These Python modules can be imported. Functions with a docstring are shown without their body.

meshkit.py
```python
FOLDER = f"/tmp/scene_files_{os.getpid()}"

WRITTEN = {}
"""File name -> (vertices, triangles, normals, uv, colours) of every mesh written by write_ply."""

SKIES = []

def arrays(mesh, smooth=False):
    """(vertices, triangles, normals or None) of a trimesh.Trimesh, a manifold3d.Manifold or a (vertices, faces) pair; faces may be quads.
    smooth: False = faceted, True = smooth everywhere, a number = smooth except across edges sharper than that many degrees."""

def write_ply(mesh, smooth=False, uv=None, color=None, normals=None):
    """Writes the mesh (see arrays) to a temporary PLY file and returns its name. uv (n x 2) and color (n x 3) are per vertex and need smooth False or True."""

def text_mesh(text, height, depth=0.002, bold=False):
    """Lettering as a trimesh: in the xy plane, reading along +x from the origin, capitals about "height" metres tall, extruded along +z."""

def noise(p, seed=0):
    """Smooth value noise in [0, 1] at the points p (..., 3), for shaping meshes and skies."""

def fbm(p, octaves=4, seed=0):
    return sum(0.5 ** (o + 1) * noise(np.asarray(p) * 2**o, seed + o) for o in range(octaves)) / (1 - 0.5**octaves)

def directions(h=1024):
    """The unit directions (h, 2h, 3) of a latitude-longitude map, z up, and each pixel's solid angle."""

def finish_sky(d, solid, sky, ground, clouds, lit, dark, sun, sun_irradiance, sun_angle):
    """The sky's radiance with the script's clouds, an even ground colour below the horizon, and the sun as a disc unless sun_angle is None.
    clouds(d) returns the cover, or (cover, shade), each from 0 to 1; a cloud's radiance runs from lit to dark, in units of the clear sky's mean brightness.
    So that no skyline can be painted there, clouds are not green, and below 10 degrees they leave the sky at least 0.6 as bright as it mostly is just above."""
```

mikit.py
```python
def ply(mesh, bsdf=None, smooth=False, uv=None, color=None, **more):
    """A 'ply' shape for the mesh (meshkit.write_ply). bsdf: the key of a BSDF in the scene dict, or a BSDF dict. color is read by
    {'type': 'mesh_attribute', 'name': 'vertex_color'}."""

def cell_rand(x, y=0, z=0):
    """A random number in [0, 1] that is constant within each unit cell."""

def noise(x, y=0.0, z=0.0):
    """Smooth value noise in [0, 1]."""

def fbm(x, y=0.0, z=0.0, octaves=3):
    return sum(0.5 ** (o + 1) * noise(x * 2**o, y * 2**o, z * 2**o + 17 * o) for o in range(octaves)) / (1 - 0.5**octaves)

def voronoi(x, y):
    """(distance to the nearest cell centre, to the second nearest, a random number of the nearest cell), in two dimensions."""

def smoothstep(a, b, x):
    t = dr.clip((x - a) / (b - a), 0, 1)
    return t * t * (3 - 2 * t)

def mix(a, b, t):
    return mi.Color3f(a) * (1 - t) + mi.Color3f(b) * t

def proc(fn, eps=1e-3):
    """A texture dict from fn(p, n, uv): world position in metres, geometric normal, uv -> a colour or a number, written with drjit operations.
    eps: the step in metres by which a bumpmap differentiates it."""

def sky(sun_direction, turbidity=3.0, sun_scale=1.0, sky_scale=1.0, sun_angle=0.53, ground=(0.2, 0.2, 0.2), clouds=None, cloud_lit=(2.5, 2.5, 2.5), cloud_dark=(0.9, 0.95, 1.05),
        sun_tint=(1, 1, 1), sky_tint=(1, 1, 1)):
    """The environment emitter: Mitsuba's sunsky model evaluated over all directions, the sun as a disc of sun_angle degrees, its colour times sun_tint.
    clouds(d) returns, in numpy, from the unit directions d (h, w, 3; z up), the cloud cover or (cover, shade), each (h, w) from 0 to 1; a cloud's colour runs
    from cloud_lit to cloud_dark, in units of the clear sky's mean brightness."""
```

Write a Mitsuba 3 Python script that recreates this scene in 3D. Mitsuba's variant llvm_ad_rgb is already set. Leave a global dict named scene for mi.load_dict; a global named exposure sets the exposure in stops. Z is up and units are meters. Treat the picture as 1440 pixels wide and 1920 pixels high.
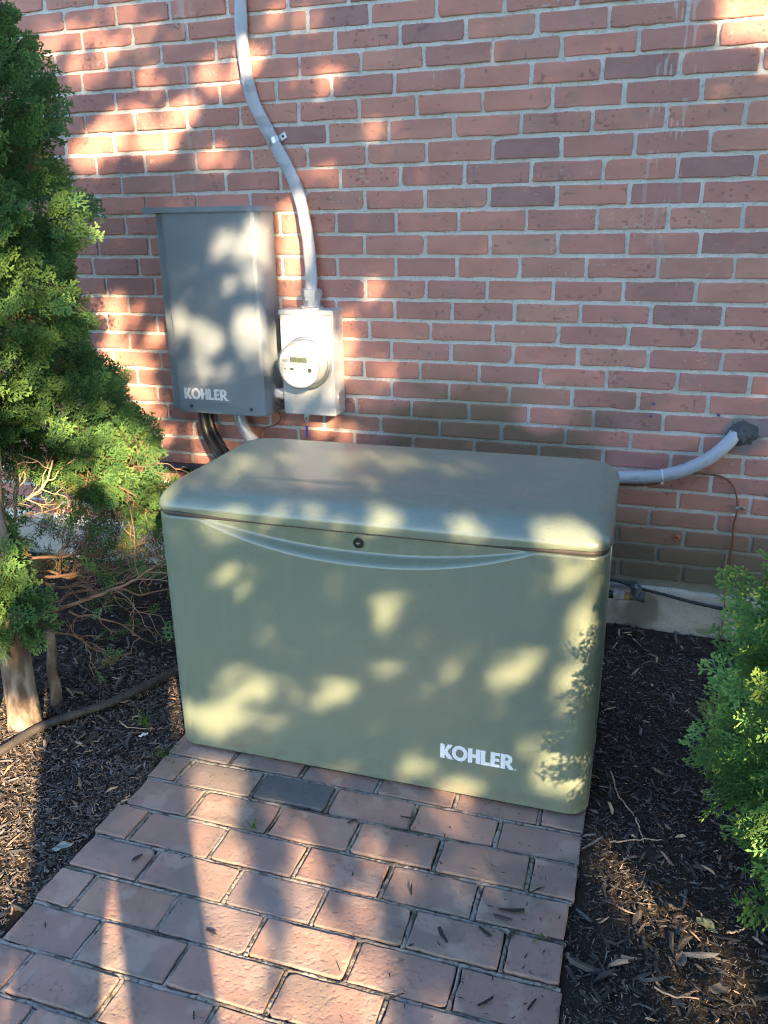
import math
import numpy as np
import trimesh
import manifold3d as m3
import drjit as dr
import mitsuba as mi
import mikit
import meshkit
from shapely.geometry import Polygon, Point, box as sbox, LineString
from shapely import affinity, union_all

scene, labels = {}, {}
T = mi.ScalarTransform4f
RND = np.random.default_rng(20240)

# ------------------------------------------------------------------ camera, sky, exposure
EYE = np.array([0.0, -2.6975, 1.324])
YAW, PITCH, ROLL = 0.31482, -0.34077, -0.01320
FWD = np.array([-math.sin(YAW) * math.cos(PITCH), math.cos(YAW) * math.cos(PITCH), math.sin(PITCH)])
_right = np.array([math.cos(YAW), math.sin(YAW), 0.0])
_up = np.cross(_right, FWD)
UP = -math.sin(ROLL) * _right + math.cos(ROLL) * _up
scene['camera'] = {'type': 'perspective', 'fov': 2 * math.degrees(math.atan(720 / 1516.15)), 'fov_axis': 'x', 'near_clip': 0.05, 'far_clip': 500.0,
                   'to_world': T().look_at(origin=EYE.tolist(), target=(EYE + FWD).tolist(), up=UP.tolist())}
SUN = np.array([0.54518, -0.75009, 0.37461])
scene['sky'] = mikit.sky(SUN.tolist(), turbidity=2.6, sun_scale=1.10, sky_scale=1.25, sun_tint=(1.0, 0.985, 0.975), sky_tint=(1.10, 1.13, 1.22))
exposure = 3.95

# ------------------------------------------------------------------ helpers
def key_for(name):
    if name not in scene and not any(k.startswith(name + '__') for k in scene):
        return name
    i = 1
    while f'{name}_{i:03d}' in scene or any(k.startswith(f'{name}_{i:03d}__') for k in scene):
        i += 1
    return f'{name}_{i:03d}'
COUNT = {}
def put(name, mesh, bsdf, parent=None, smooth=False, **kw):
    base = f'{parent}__{name}' if parent else name
    n = COUNT.get(base, 0); COUNT[base] = n + 1
    k = base if n == 0 else f'{base}_{n:03d}'
    scene[k] = mikit.ply(mesh, bsdf, smooth=smooth, **kw)
    return k
def root(name):
    n = COUNT.get(name, 0); COUNT[name] = n + 1
    return name if n == 0 else f'{name}_{n:03d}'
def tag(k, label=None, category=None, group=None, kind=None):
    d = labels.setdefault(k, {})
    for a, b in (('label', label), ('category', category), ('group', group), ('kind', kind)):
        if b: d[a] = b
def tm(v, f):
    return trimesh.Trimesh(np.asarray(v, float), np.asarray(f, int), process=False)
def cat(ms):
    return trimesh.util.concatenate([m if isinstance(m, trimesh.Trimesh) else tm(*m) for m in ms])
def rbox(lo, hi, r=0.004, seg=16):
    lo, hi = np.minimum(lo, hi).astype(float), np.maximum(lo, hi).astype(float)
    s = m3.Manifold.sphere(r, seg)
    ms = [s.translate([x, y, z]) for x in (lo[0] + r, hi[0] - r) for y in (lo[1] + r, hi[1] - r) for z in (lo[2] + r, hi[2] - r)]
    h = m3.Manifold.batch_hull(ms).to_mesh()
    return tm(h.vert_properties[:, :3], h.tri_verts)
def box(lo, hi):
    lo, hi = np.array(lo, float), np.array(hi, float)
    m = trimesh.creation.box(extents=np.abs(hi - lo)); m.apply_translation((lo + hi) / 2); return m
def catmull(P, n=8):
    P = np.asarray(P, float)
    Q = np.vstack([2 * P[0] - P[1], P, 2 * P[-1] - P[-2]])
    out = []
    for i in range(1, len(Q) - 2):
        a, b, c, d = Q[i - 1:i + 3]
        for t in np.arange(n) / n:
            out.append(0.5 * (2 * b + (c - a) * t + (2 * a - 5 * b + 4 * c - d) * t * t + (3 * b - a - 3 * c + d) * t ** 3))
    out.append(P[-1]); return np.array(out)
def tube(P, r, sides=14, r2=None, ref=(0, -1, 0), wob=None, caps=True):
    """tube along P; r (n) radius along the side axis, r2 along the ref axis"""
    P = np.asarray(P, float); n = len(P)
    r = np.broadcast_to(r, (n,)); r2 = r if r2 is None else np.broadcast_to(r2, (n,))
    t = np.gradient(P, axis=0); t /= np.linalg.norm(t, axis=1, keepdims=True) + 1e-12
    ref = np.broadcast_to(np.asarray(ref, float), (n, 3))
    a = np.cross(t, ref); l = np.linalg.norm(a, axis=1, keepdims=True)
    a = np.where(l > 1e-3, a / np.maximum(l, 1e-9), np.cross(t, [1.0, 0.1, 0.3])); a /= np.linalg.norm(a, axis=1, keepdims=True)
    b = np.cross(t, a); ang = np.arange(sides) * 2 * np.pi / sides
    w = np.ones((n, sides)) if wob is None else wob
    v = P[:, None] + w[..., None] * (r[:, None, None] * np.cos(ang)[None, :, None] * a[:, None] + r2[:, None, None] * np.sin(ang)[None, :, None] * b[:, None])
    i, j = np.meshgrid(np.arange(n - 1), np.arange(sides), indexing='ij')
    k = (j + 1) % sides
    f = np.vstack([np.stack([i * sides + j, (i + 1) * sides + k, i * sides + k], -1).reshape(-1, 3), np.stack([i * sides + j, (i + 1) * sides + j, (i + 1) * sides + k], -1).reshape(-1, 3)])
    v = v.reshape(-1, 3)
    if caps:
        m = len(v); v = np.vstack([v, P[0], P[-1]]); s = np.arange(sides); e = (s + 1) % sides
        f = np.vstack([f, np.stack([np.full(sides, m), s, e], -1), np.stack([np.full(sides, m + 1), (n - 1) * sides + e, (n - 1) * sides + s], -1)])
    return tm(v, f[:, ::-1])
def cyl(a, b, r, sides=24, r2=None):
    a, b = np.array(a, float), np.array(b, float)
    return tube([a, b], [r, r if r2 is None else r2], sides, ref=(0.31, -0.9, 0.27))
def hexnut(a, b, r):
    return tube([a, b], r, 6, ref=(0.2, -0.95, 0.1))
def lathe_y(prof, c, sides=48):
    """profile [(radius, y)] turned about the axis through c parallel to y"""
    prof = np.asarray(prof, float); a = np.arange(sides) * 2 * np.pi / sides; n = len(prof)
    v = np.stack([c[0] + prof[:, :1] * np.cos(a), np.repeat(c[1] + prof[:, 1:], sides, 1), c[2] + prof[:, :1] * np.sin(a)], -1).reshape(-1, 3)
    i, j = np.meshgrid(np.arange(n - 1), np.arange(sides), indexing='ij'); k = (j + 1) % sides
    f = np.vstack([np.stack([i * sides + j, i * sides + k, (i + 1) * sides + k], -1).reshape(-1, 3), np.stack([i * sides + j, (i + 1) * sides + k, (i + 1) * sides + j], -1).reshape(-1, 3)])
    m = tm(v, f); m.update_faces(m.nondegenerate_faces(height=1e-9)); return m
def grid(nu, nv):
    i, j = np.meshgrid(np.arange(nu - 1), np.arange(nv - 1), indexing='ij')
    a = i * nv + j
    return np.vstack([np.stack([a, a + nv, a + nv + 1], -1).reshape(-1, 3), np.stack([a, a + nv + 1, a + 1], -1).reshape(-1, 3)])
def norm(v):
    v = np.asarray(v, float); return v / (np.linalg.norm(v, axis=-1, keepdims=True) + 1e-12)
def poly_plate(poly, y0, y1, at, scale=1.0, rot=None):
    """a shapely outline in (x, z) extruded from y0 (front, smaller) to y1"""
    gs = getattr(poly, 'geoms', [poly]); out = []
    for g in gs:
        m = trimesh.creation.extrude_polygon(g, abs(y1 - y0), engine='earcut')
        v = np.array(m.vertices); out.append(tm(np.stack([v[:, 0] * scale + at[0], np.minimum(y0, y1) + v[:, 2], v[:, 1] * scale + at[1]], -1), np.array(m.faces)[:, ::-1]))
    return cat(out)

# ------------------------------------------------------------------ materials
mix, noise, fbm, smoothstep, cell_rand, voronoi = mikit.mix, mikit.noise, mikit.fbm, mikit.smoothstep, mikit.cell_rand, mikit.voronoi
def principled(**k):
    d = {'type': 'principled'}
    for a, b in k.items():
        d[a] = {'type': 'rgb', 'value': list(b)} if isinstance(b, (tuple, list)) else b
    return d
def twosided(d): return {'type': 'twosided', 'b': d}
def bump(d, fn, scale, eps=1e-3):
    return {'type': 'bumpmap', 'tex': mikit.proc(fn, eps), 'scale': scale, 'b': d}

def algae(p):
    """green growth on the damp lower wall, 0..1"""
    low = smoothstep(0.62, 0.12, p.z) * smoothstep(-1.6, -0.9, p.x)
    n = fbm(p.x * 3.1 + 3, p.z * 5.0, 2.0, 3)
    band = smoothstep(0.93, 0.70, p.z) * smoothstep(0.40, 0.62, p.z) * smoothstep(-1.35, -1.05, p.x) * smoothstep(0.45, -0.3, p.x)
    return dr.clip(low * smoothstep(0.30, 0.60, n) * 0.9 + band * smoothstep(0.44, 0.66, n) * 0.75, 0, 1)
def drips(p):
    """pale mineral and paint runs on the upper wall"""
    a = smoothstep(0.10, 0.02, dr.abs(p.x - 0.02 + 0.05 * noise(p.z * 3, 1)) ) * smoothstep(1.0, 1.75, p.z)
    v = smoothstep(0.62, 0.75, noise(p.x * 130, p.z * 14, 3)) * smoothstep(0.50, 0.68, noise(p.x * 30, p.z * 22, 5))
    b = smoothstep(0.045, 0.01, dr.abs(p.x + 1.545)) * smoothstep(1.40, 1.62, p.z) * smoothstep(0.25, 0.75, noise(p.x * 60, p.z * 9, 8)) * 0.55
    return dr.clip(a * v * 0.85 + b, 0, 1)
def putty_smear(p):
    r = dr.sqrt(dr.square((p.x - 0.315) / 0.075) + dr.square((p.z - 0.69) / 0.062))
    return smoothstep(1.25, 0.55, r + 0.7 * (fbm(p.x * 25, p.z * 25, 4, 3) - 0.5))
def brick_color(p, n, uv):
    i = dr.floor(uv.x); r1, r2, r3 = cell_rand(i, 3), cell_rand(i, 7), cell_rand(i, 11)
    c = mix((0.535, 0.242, 0.188), (0.458, 0.218, 0.184), smoothstep(0.2, 0.8, r1))
    c = mix(c, (0.520, 0.275, 0.205), smoothstep(0.70, 0.95, r2) * 0.6)
    c = mix(c, (0.300, 0.170, 0.160), smoothstep(0.78, 0.97, r3) * 0.7)
    f = fbm(p.x * 11 + 9 * r1, p.z * 17, r2 * 30, 4)
    c = c * (0.80 + 0.42 * f)
    c = mix(c, (0.37, 0.225, 0.195), smoothstep(0.55, 0.75, fbm(p.x * 22, p.z * 34, r3 * 19, 3)) * 0.40)
    c = mix(c, (0.19, 0.10, 0.09), smoothstep(0.66, 0.86, noise(p.x * 95, p.z * 120, r1 * 40)) * smoothstep(0.45, 0.65, fbm(p.x * 19, p.z * 21, r3 * 23, 2)) * 0.55)
    c = mix(c, (0.52, 0.46, 0.42), smoothstep(0.80, 0.88, noise(p.x * 120, p.z * 120, r2 * 31)) * smoothstep(0.5, 0.7, fbm(p.x * 7, p.z * 7, 5, 2)) * 0.5)
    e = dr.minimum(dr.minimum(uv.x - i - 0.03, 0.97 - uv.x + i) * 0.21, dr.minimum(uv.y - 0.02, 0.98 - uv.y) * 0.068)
    c = mix(c, (0.13, 0.085, 0.08), smoothstep(0.0042, 0.0012, e + 0.003 * (noise(p.x * 140, p.z * 140, 12) - 0.5)) * 0.6)  # dark rim: edge grime plus painted-in shade of the recessed joint
    c = mix(c, (0.095, 0.105, 0.055), algae(p) * 0.92)
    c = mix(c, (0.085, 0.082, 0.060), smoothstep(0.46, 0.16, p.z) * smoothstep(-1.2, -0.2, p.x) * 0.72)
    c = mix(c, (0.62, 0.60, 0.57), drips(p) * 0.5)
    return mix(c, (0.20, 0.20, 0.205), putty_smear(p) * 0.85)
def brick_relief(p, n, uv):
    return fbm(p.x * 60, p.z * 75, p.y * 60, 3) + 0.6 * smoothstep(0.66, 0.82, noise(p.x * 130, p.z * 160, 2)) * -1.0 + 0.5 * noise(p.x * 300, p.z * 300, 1)
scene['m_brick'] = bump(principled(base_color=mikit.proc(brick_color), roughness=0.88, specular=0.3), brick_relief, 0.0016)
def mortar_color(p, n, uv):
    f = fbm(p.x * 9, p.z * 14, 1, 4)
    c = mix((0.53, 0.515, 0.48), (0.64, 0.62, 0.58), f)
    c = mix(c, (0.24, 0.23, 0.21), smoothstep(0.70, 0.85, noise(p.x * 190, p.z * 190, 6)) * 0.35)
    c = mix(c, (0.70, 0.69, 0.66), smoothstep(0.70, 0.80, noise(p.x * 70, p.z * 90, 16)) * 0.4)
    c = mix(c, (0.13, 0.145, 0.085), algae(p) * 0.72)
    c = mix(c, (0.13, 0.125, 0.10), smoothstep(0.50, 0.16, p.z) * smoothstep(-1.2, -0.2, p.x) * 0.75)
    return mix(c, (0.20, 0.20, 0.205), putty_smear(p) * 0.85)
def mortar_relief(p, n, uv):
    return fbm(p.x * 90, p.z * 90, 3, 3) + 0.5 * noise(p.x * 260, p.z * 260, 4)
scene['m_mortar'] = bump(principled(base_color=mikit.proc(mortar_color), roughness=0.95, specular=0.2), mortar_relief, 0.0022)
def concrete_color(p, n, uv):
    f = fbm(p.x * 6, p.z * 9, p.y * 6, 4)
    c = mix((0.26, 0.25, 0.225), (0.42, 0.405, 0.375), f)
    c = mix(c, (0.50, 0.49, 0.46), smoothstep(0.12, 0.15, p.z) * 0.3)
    st = smoothstep(0.10, 0.04, dr.sqrt(dr.square((p.x - 0.045) * 0.8) + dr.square((p.z - 0.05) * 1.2)) + 0.09 * (fbm(p.x * 22, p.z * 22, 2, 3) - 0.5))
    c = mix(c, (0.115, 0.112, 0.098), st * 0.85)
    c = mix(c, (0.15, 0.16, 0.10), smoothstep(0.42, 0.78, fbm(p.x * 11, p.z * 15, 7, 4)) * smoothstep(0.10, 0.0, p.z) * 0.8)
    return mix(c, (0.16, 0.15, 0.12), smoothstep(0.66, 0.8, noise(p.x * 190, p.z * 190, 1)) * 0.3)
scene['m_concrete'] = bump(principled(base_color=mikit.proc(concrete_color), roughness=0.95, specular=0.2), mortar_relief, 0.0025)
def paver_color(p, n, uv):
    i = dr.floor(uv.x); r1, r2, r3 = cell_rand(i, 5), cell_rand(i, 9), cell_rand(i, 13)
    c = mix((0.365, 0.218, 0.170), (0.300, 0.196, 0.165), r1)
    c = mix(c, (0.235, 0.185, 0.172), smoothstep(0.45, 0.95, r2) * 0.75)
    f = fbm(p.x * 9 + 5 * r3, p.y * 9, r1 * 17, 4)
    c = c * (0.72 + 0.56 * f)
    c = mix(c, (0.19, 0.155, 0.135), smoothstep(0.48, 0.68, fbm(p.x * 6, p.y * 6, 3, 4)) * 0.75)
    c = mix(c, (0.45, 0.35, 0.285), smoothstep(0.55, 0.72, fbm(p.x * 17, p.y * 17, 8, 3)) * 0.35)
    e = dr.minimum(dr.minimum(uv.x - i, 1 - uv.x + i) * 0.2, dr.minimum(uv.y, 1 - uv.y) * 0.1)
    c = mix(c, (0.19, 0.165, 0.14), smoothstep(0.016, 0.0, e + 0.012 * (noise(p.x * 60, p.y * 60, 2) - 0.5)) * 0.45)
    return mix(c, (0.10, 0.085, 0.075), smoothstep(0.72, 0.84, noise(p.x * 150, p.y * 150, 1)) * smoothstep(0.48, 0.66, fbm(p.x * 12, p.y * 12, 6, 2)) * 0.32)
def paver_relief(p, n, uv):
    return 0.45 * fbm(p.x * 42, p.y * 42, 2, 2) + 0.9 * fbm(p.x * 190, p.y * 190, 1, 3) - 0.8 * smoothstep(0.68, 0.8, noise(p.x * 170, p.y * 170, 6))
scene['m_paver'] = bump(principled(base_color=mikit.proc(paver_color), roughness=0.8, specular=0.35), paver_relief, 0.0009)
def grey_paver(p, n, uv):
    c = mix((0.098, 0.096, 0.100), (0.135, 0.128, 0.128), fbm(p.x * 14, p.y * 14, 4, 4))
    c = mix(c, (0.28, 0.20, 0.165), smoothstep(0.55, 0.75, fbm(p.x * 8, p.y * 8, 9, 4)) * 0.2)
    return mix(c, (0.05, 0.072, 0.07), smoothstep(0.74, 0.84, noise(p.x * 240, p.y * 240, 1)) * 0.5)
scene['m_greypaver'] = bump(principled(base_color=mikit.proc(grey_paver), roughness=0.8, specular=0.35), paver_relief, 0.0009)
def grout_color(p, n, uv):
    c = mix((0.235, 0.205, 0.18), (0.35, 0.31, 0.275), fbm(p.x * 12, p.y * 12, 1, 4))
    c = mix(c, (0.05, 0.045, 0.038), smoothstep(0.56, 0.72, fbm(p.x * 16, p.y * 16, 5, 3)) * 0.6)
    return mix(c, (0.06, 0.05, 0.04), smoothstep(0.60, 0.75, noise(p.x * 140, p.y * 140, 9)) * 0.6)
def grout_relief(p, n, uv):
    return fbm(p.x * 80, p.y * 80, 3, 3) * 1.5 + noise(p.x * 220, p.y * 220, 4)
scene['m_grout'] = bump(principled(base_color=mikit.proc(grout_color), roughness=0.95, specular=0.2), grout_relief, 0.003)
def ground_color(p, n, uv):
    bed = smoothstep(-2.9, -2.6, p.y + 0.25 * noise(p.x * 2, p.y * 2, 3))
    soil = mix((0.022, 0.018, 0.015), (0.05, 0.04, 0.032), fbm(p.x * 40, p.y * 40, 1, 3))
    lawn = mix((0.06, 0.10, 0.03), (0.10, 0.14, 0.05), fbm(p.x * 1.5, p.y * 1.5, 2, 4))
    return mix(lawn, soil, bed)
scene['m_ground'] = bump(principled(base_color=mikit.proc(ground_color), roughness=0.95, specular=0.1), lambda p, n, uv: fbm(p.x * 120, p.y * 120, 3, 2), 0.003)
VC = {'type': 'mesh_attribute', 'name': 'vertex_color'}
scene['m_chip'] = twosided(principled(base_color=VC, roughness=0.72, specular=0.35))
scene['m_leaf'] = {'type': 'principledthin', 'base_color': VC, 'roughness': 0.55, 'diff_trans': 0.55, 'spec_trans': 0.0}
scene['m_treeleaf'] = twosided(principled(base_color=(0.05, 0.09, 0.025), roughness=0.6))
def bark_color(p, n, uv):
    s = fbm(p.x * 50, p.y * 50, p.z * 9, 4)
    return mix((0.11, 0.078, 0.056), (0.32, 0.255, 0.20), smoothstep(0.3, 0.7, s))
scene['m_bark'] = bump(principled(base_color=mikit.proc(bark_color), roughness=0.9, specular=0.2), lambda p, n, uv: fbm(p.x * 90, p.y * 90, p.z * 14, 3), 0.004)
scene['m_twig'] = twosided(principled(base_color=VC, roughness=0.8, specular=0.2))
def gen_color(p, n, uv):
    c = mi.Color3f(0.160, 0.188, 0.136) * (0.96 + 0.08 * fbm(p.x * 7, p.y * 7, p.z * 7, 3))
    splash = smoothstep(0.13, 0.0, p.z) * smoothstep(0.42, 0.70, fbm(p.x * 26, p.y * 26, p.z * 30, 4))
    c = mix(c, (0.15, 0.125, 0.095), splash * 0.55)
    run = smoothstep(0.60, 0.74, noise(p.x * 55, p.y * 55, p.z * 3.2)) * smoothstep(0.1, 0.6, p.z)
    c = mix(c, (0.23, 0.235, 0.20), run * 0.14)
    dust = smoothstep(0.70, 0.738, p.z) * smoothstep(0.42, 0.72, fbm(p.x * 16, p.y * 16, 3, 4))
    c = mix(c, (0.21, 0.195, 0.155), dust * 0.30)
    return mix(c, (0.12, 0.11, 0.085), smoothstep(0.80, 0.86, noise(p.x * 210, p.y * 210, p.z * 210)) * 0.35)
def peel(p, n, uv):
    return fbm(p.x * 420, p.y * 420, p.z * 420, 2)
def gen_rough(p, n, uv):
    return 0.27 + 0.12 * fbm(p.x * 5, p.y * 5, p.z * 9, 4)
scene['m_genpaint'] = principled(base_color=mikit.proc(gen_color), roughness=mikit.proc(gen_rough), specular=1.0, clearcoat=0.8, clearcoat_gloss=0.6)
def sw_color(p, n, uv):
    return mi.Color3f(0.235, 0.268, 0.302) * (0.95 + 0.10 * fbm(p.x * 6, p.y * 6, p.z * 3, 4))
scene['m_switch'] = bump(principled(base_color=mikit.proc(sw_color), roughness=0.42, specular=0.5), peel, 0.00025, 5e-4)
def mb_color(p, n, uv):
    c = mi.Color3f(0.46, 0.485, 0.52) * (0.93 + 0.12 * fbm(p.x * 14, p.y * 14, p.z * 8, 4))
    return mix(c, (0.30, 0.28, 0.25), smoothstep(0.68, 0.78, fbm(p.x * 60, p.y * 60, p.z * 25, 3)) * 0.35)
scene['m_meterbox'] = principled(base_color=mikit.proc(mb_color), roughness=0.42, specular=0.5, metallic=0.35)
def conduit_color(p, n, uv):
    c = mi.Color3f(0.42, 0.44, 0.475) * (0.90 + 0.2 * fbm(p.x * 30, p.y * 30, p.z * 12, 3))
    return mix(c, (0.22, 0.21, 0.20), smoothstep(0.60, 0.72, fbm(p.x * 14, p.y * 40, p.z * 20, 3)) * 0.4)
scene['m_conduit'] = principled(base_color=mikit.proc(conduit_color), roughness=0.5, specular=0.45)
scene['m_black'] = principled(base_color=(0.018, 0.018, 0.020), roughness=0.38, specular=0.5)
scene['m_rubber'] = principled(base_color=(0.03, 0.027, 0.026), roughness=0.55, specular=0.4)
scene['m_gasket'] = principled(base_color=(0.075, 0.062, 0.056), roughness=0.5, specular=0.4)
scene['m_white'] = principled(base_color=(0.78, 0.79, 0.82), roughness=0.5)
scene['m_whitepl'] = principled(base_color=(0.66, 0.65, 0.62), roughness=0.45)
scene['m_lcd'] = principled(base_color=(0.13, 0.16, 0.11), roughness=0.2, clearcoat=0.5)
scene['m_ink'] = principled(base_color=(0.06, 0.06, 0.07), roughness=0.6)
scene['m_zinc'] = principled(base_color=(0.55, 0.57, 0.60), roughness=0.32, metallic=0.9)
scene['m_hub'] = principled(base_color=(0.50, 0.50, 0.52), roughness=0.42, metallic=0.55)
scene['m_brass'] = principled(base_color=(0.60, 0.45, 0.16), roughness=0.3, metallic=1.0)
scene['m_copper'] = principled(base_color=(0.26, 0.12, 0.075), roughness=0.45, metallic=0.7)
scene['m_foil'] = principled(base_color=(0.38, 0.39, 0.41), roughness=0.34, metallic=0.35, specular=0.6)
scene['m_putty'] = bump(principled(base_color=(0.075, 0.076, 0.082), roughness=0.7), lambda p, n, uv: fbm(p.x * 90, p.y * 90, p.z * 90, 3), 0.003)
scene['m_blue'] = principled(base_color=(0.10, 0.09, 0.38), roughness=0.4)
scene['m_red'] = principled(base_color=(0.45, 0.10, 0.06), roughness=0.6)
scene['m_hose'] = bump(principled(base_color=mikit.proc(lambda p, n, uv: mix((0.025, 0.022, 0.020), (0.085, 0.072, 0.062), fbm(p.x * 40, p.y * 40, p.z * 40, 4))), roughness=0.6), peel, 0.0004)
scene['m_glass'] = {'type': 'thindielectric', 'int_ior': 1.45}
scene['m_cloth'] = twosided(principled(base_color=(0.10, 0.11, 0.14), roughness=0.9))
scene['m_jeans'] = twosided(principled(base_color=(0.05, 0.07, 0.13), roughness=0.9))
scene['m_skin'] = principled(base_color=(0.45, 0.28, 0.20), roughness=0.55)
scene['m_hair'] = principled(base_color=(0.05, 0.035, 0.025), roughness=0.7)

# ------------------------------------------------------------------ ground and beds
gx = np.concatenate([[-120, -60, -25, -10, -5], np.arange(-3.2, 1.61, 0.05), [3, 6, 12, 30, 60, 120]])
gy = np.concatenate([[-120, -60, -25, -12, -7, -4], np.arange(-2.8, 0.06, 0.05), [0.5, 3, 15, 60, 120]])
GX, GY = np.meshgrid(gx, gy, indexing='ij')
def bed_z(x, y):
    x, y = np.asarray(x, float), np.asarray(y, float)
    p = np.stack([x * 3.1, y * 3.1, 0 * x + 2], -1)
    z = -0.020 + 0.030 * (meshkit.fbm(p, 3, 5) - 0.5)
    z = z + 0.035 * np.exp(-((x - 0.45) ** 2 + (y + 0.9) ** 2) / 0.25) + 0.03 * np.exp(-((x + 1.75) ** 2 + (y + 0.9) ** 2) / 0.2)
    return z
GZ = bed_z(GX, GY)
near = (GX > -3.3) & (GX < 1.65) & (GY > -2.85) & (GY < 0.1)
GZ = np.where(near, GZ, -0.03)
GZ = np.where((GX > -1.10) & (GX < -0.06), -0.045, GZ)
put('ground', (np.stack([GX, GY, GZ], -1).reshape(-1, 3), grid(len(gx), len(gy))), 'm_ground', smooth=True)
tag('ground', 'dark soil of the planting beds running out to lawn', kind='structure')

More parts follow.
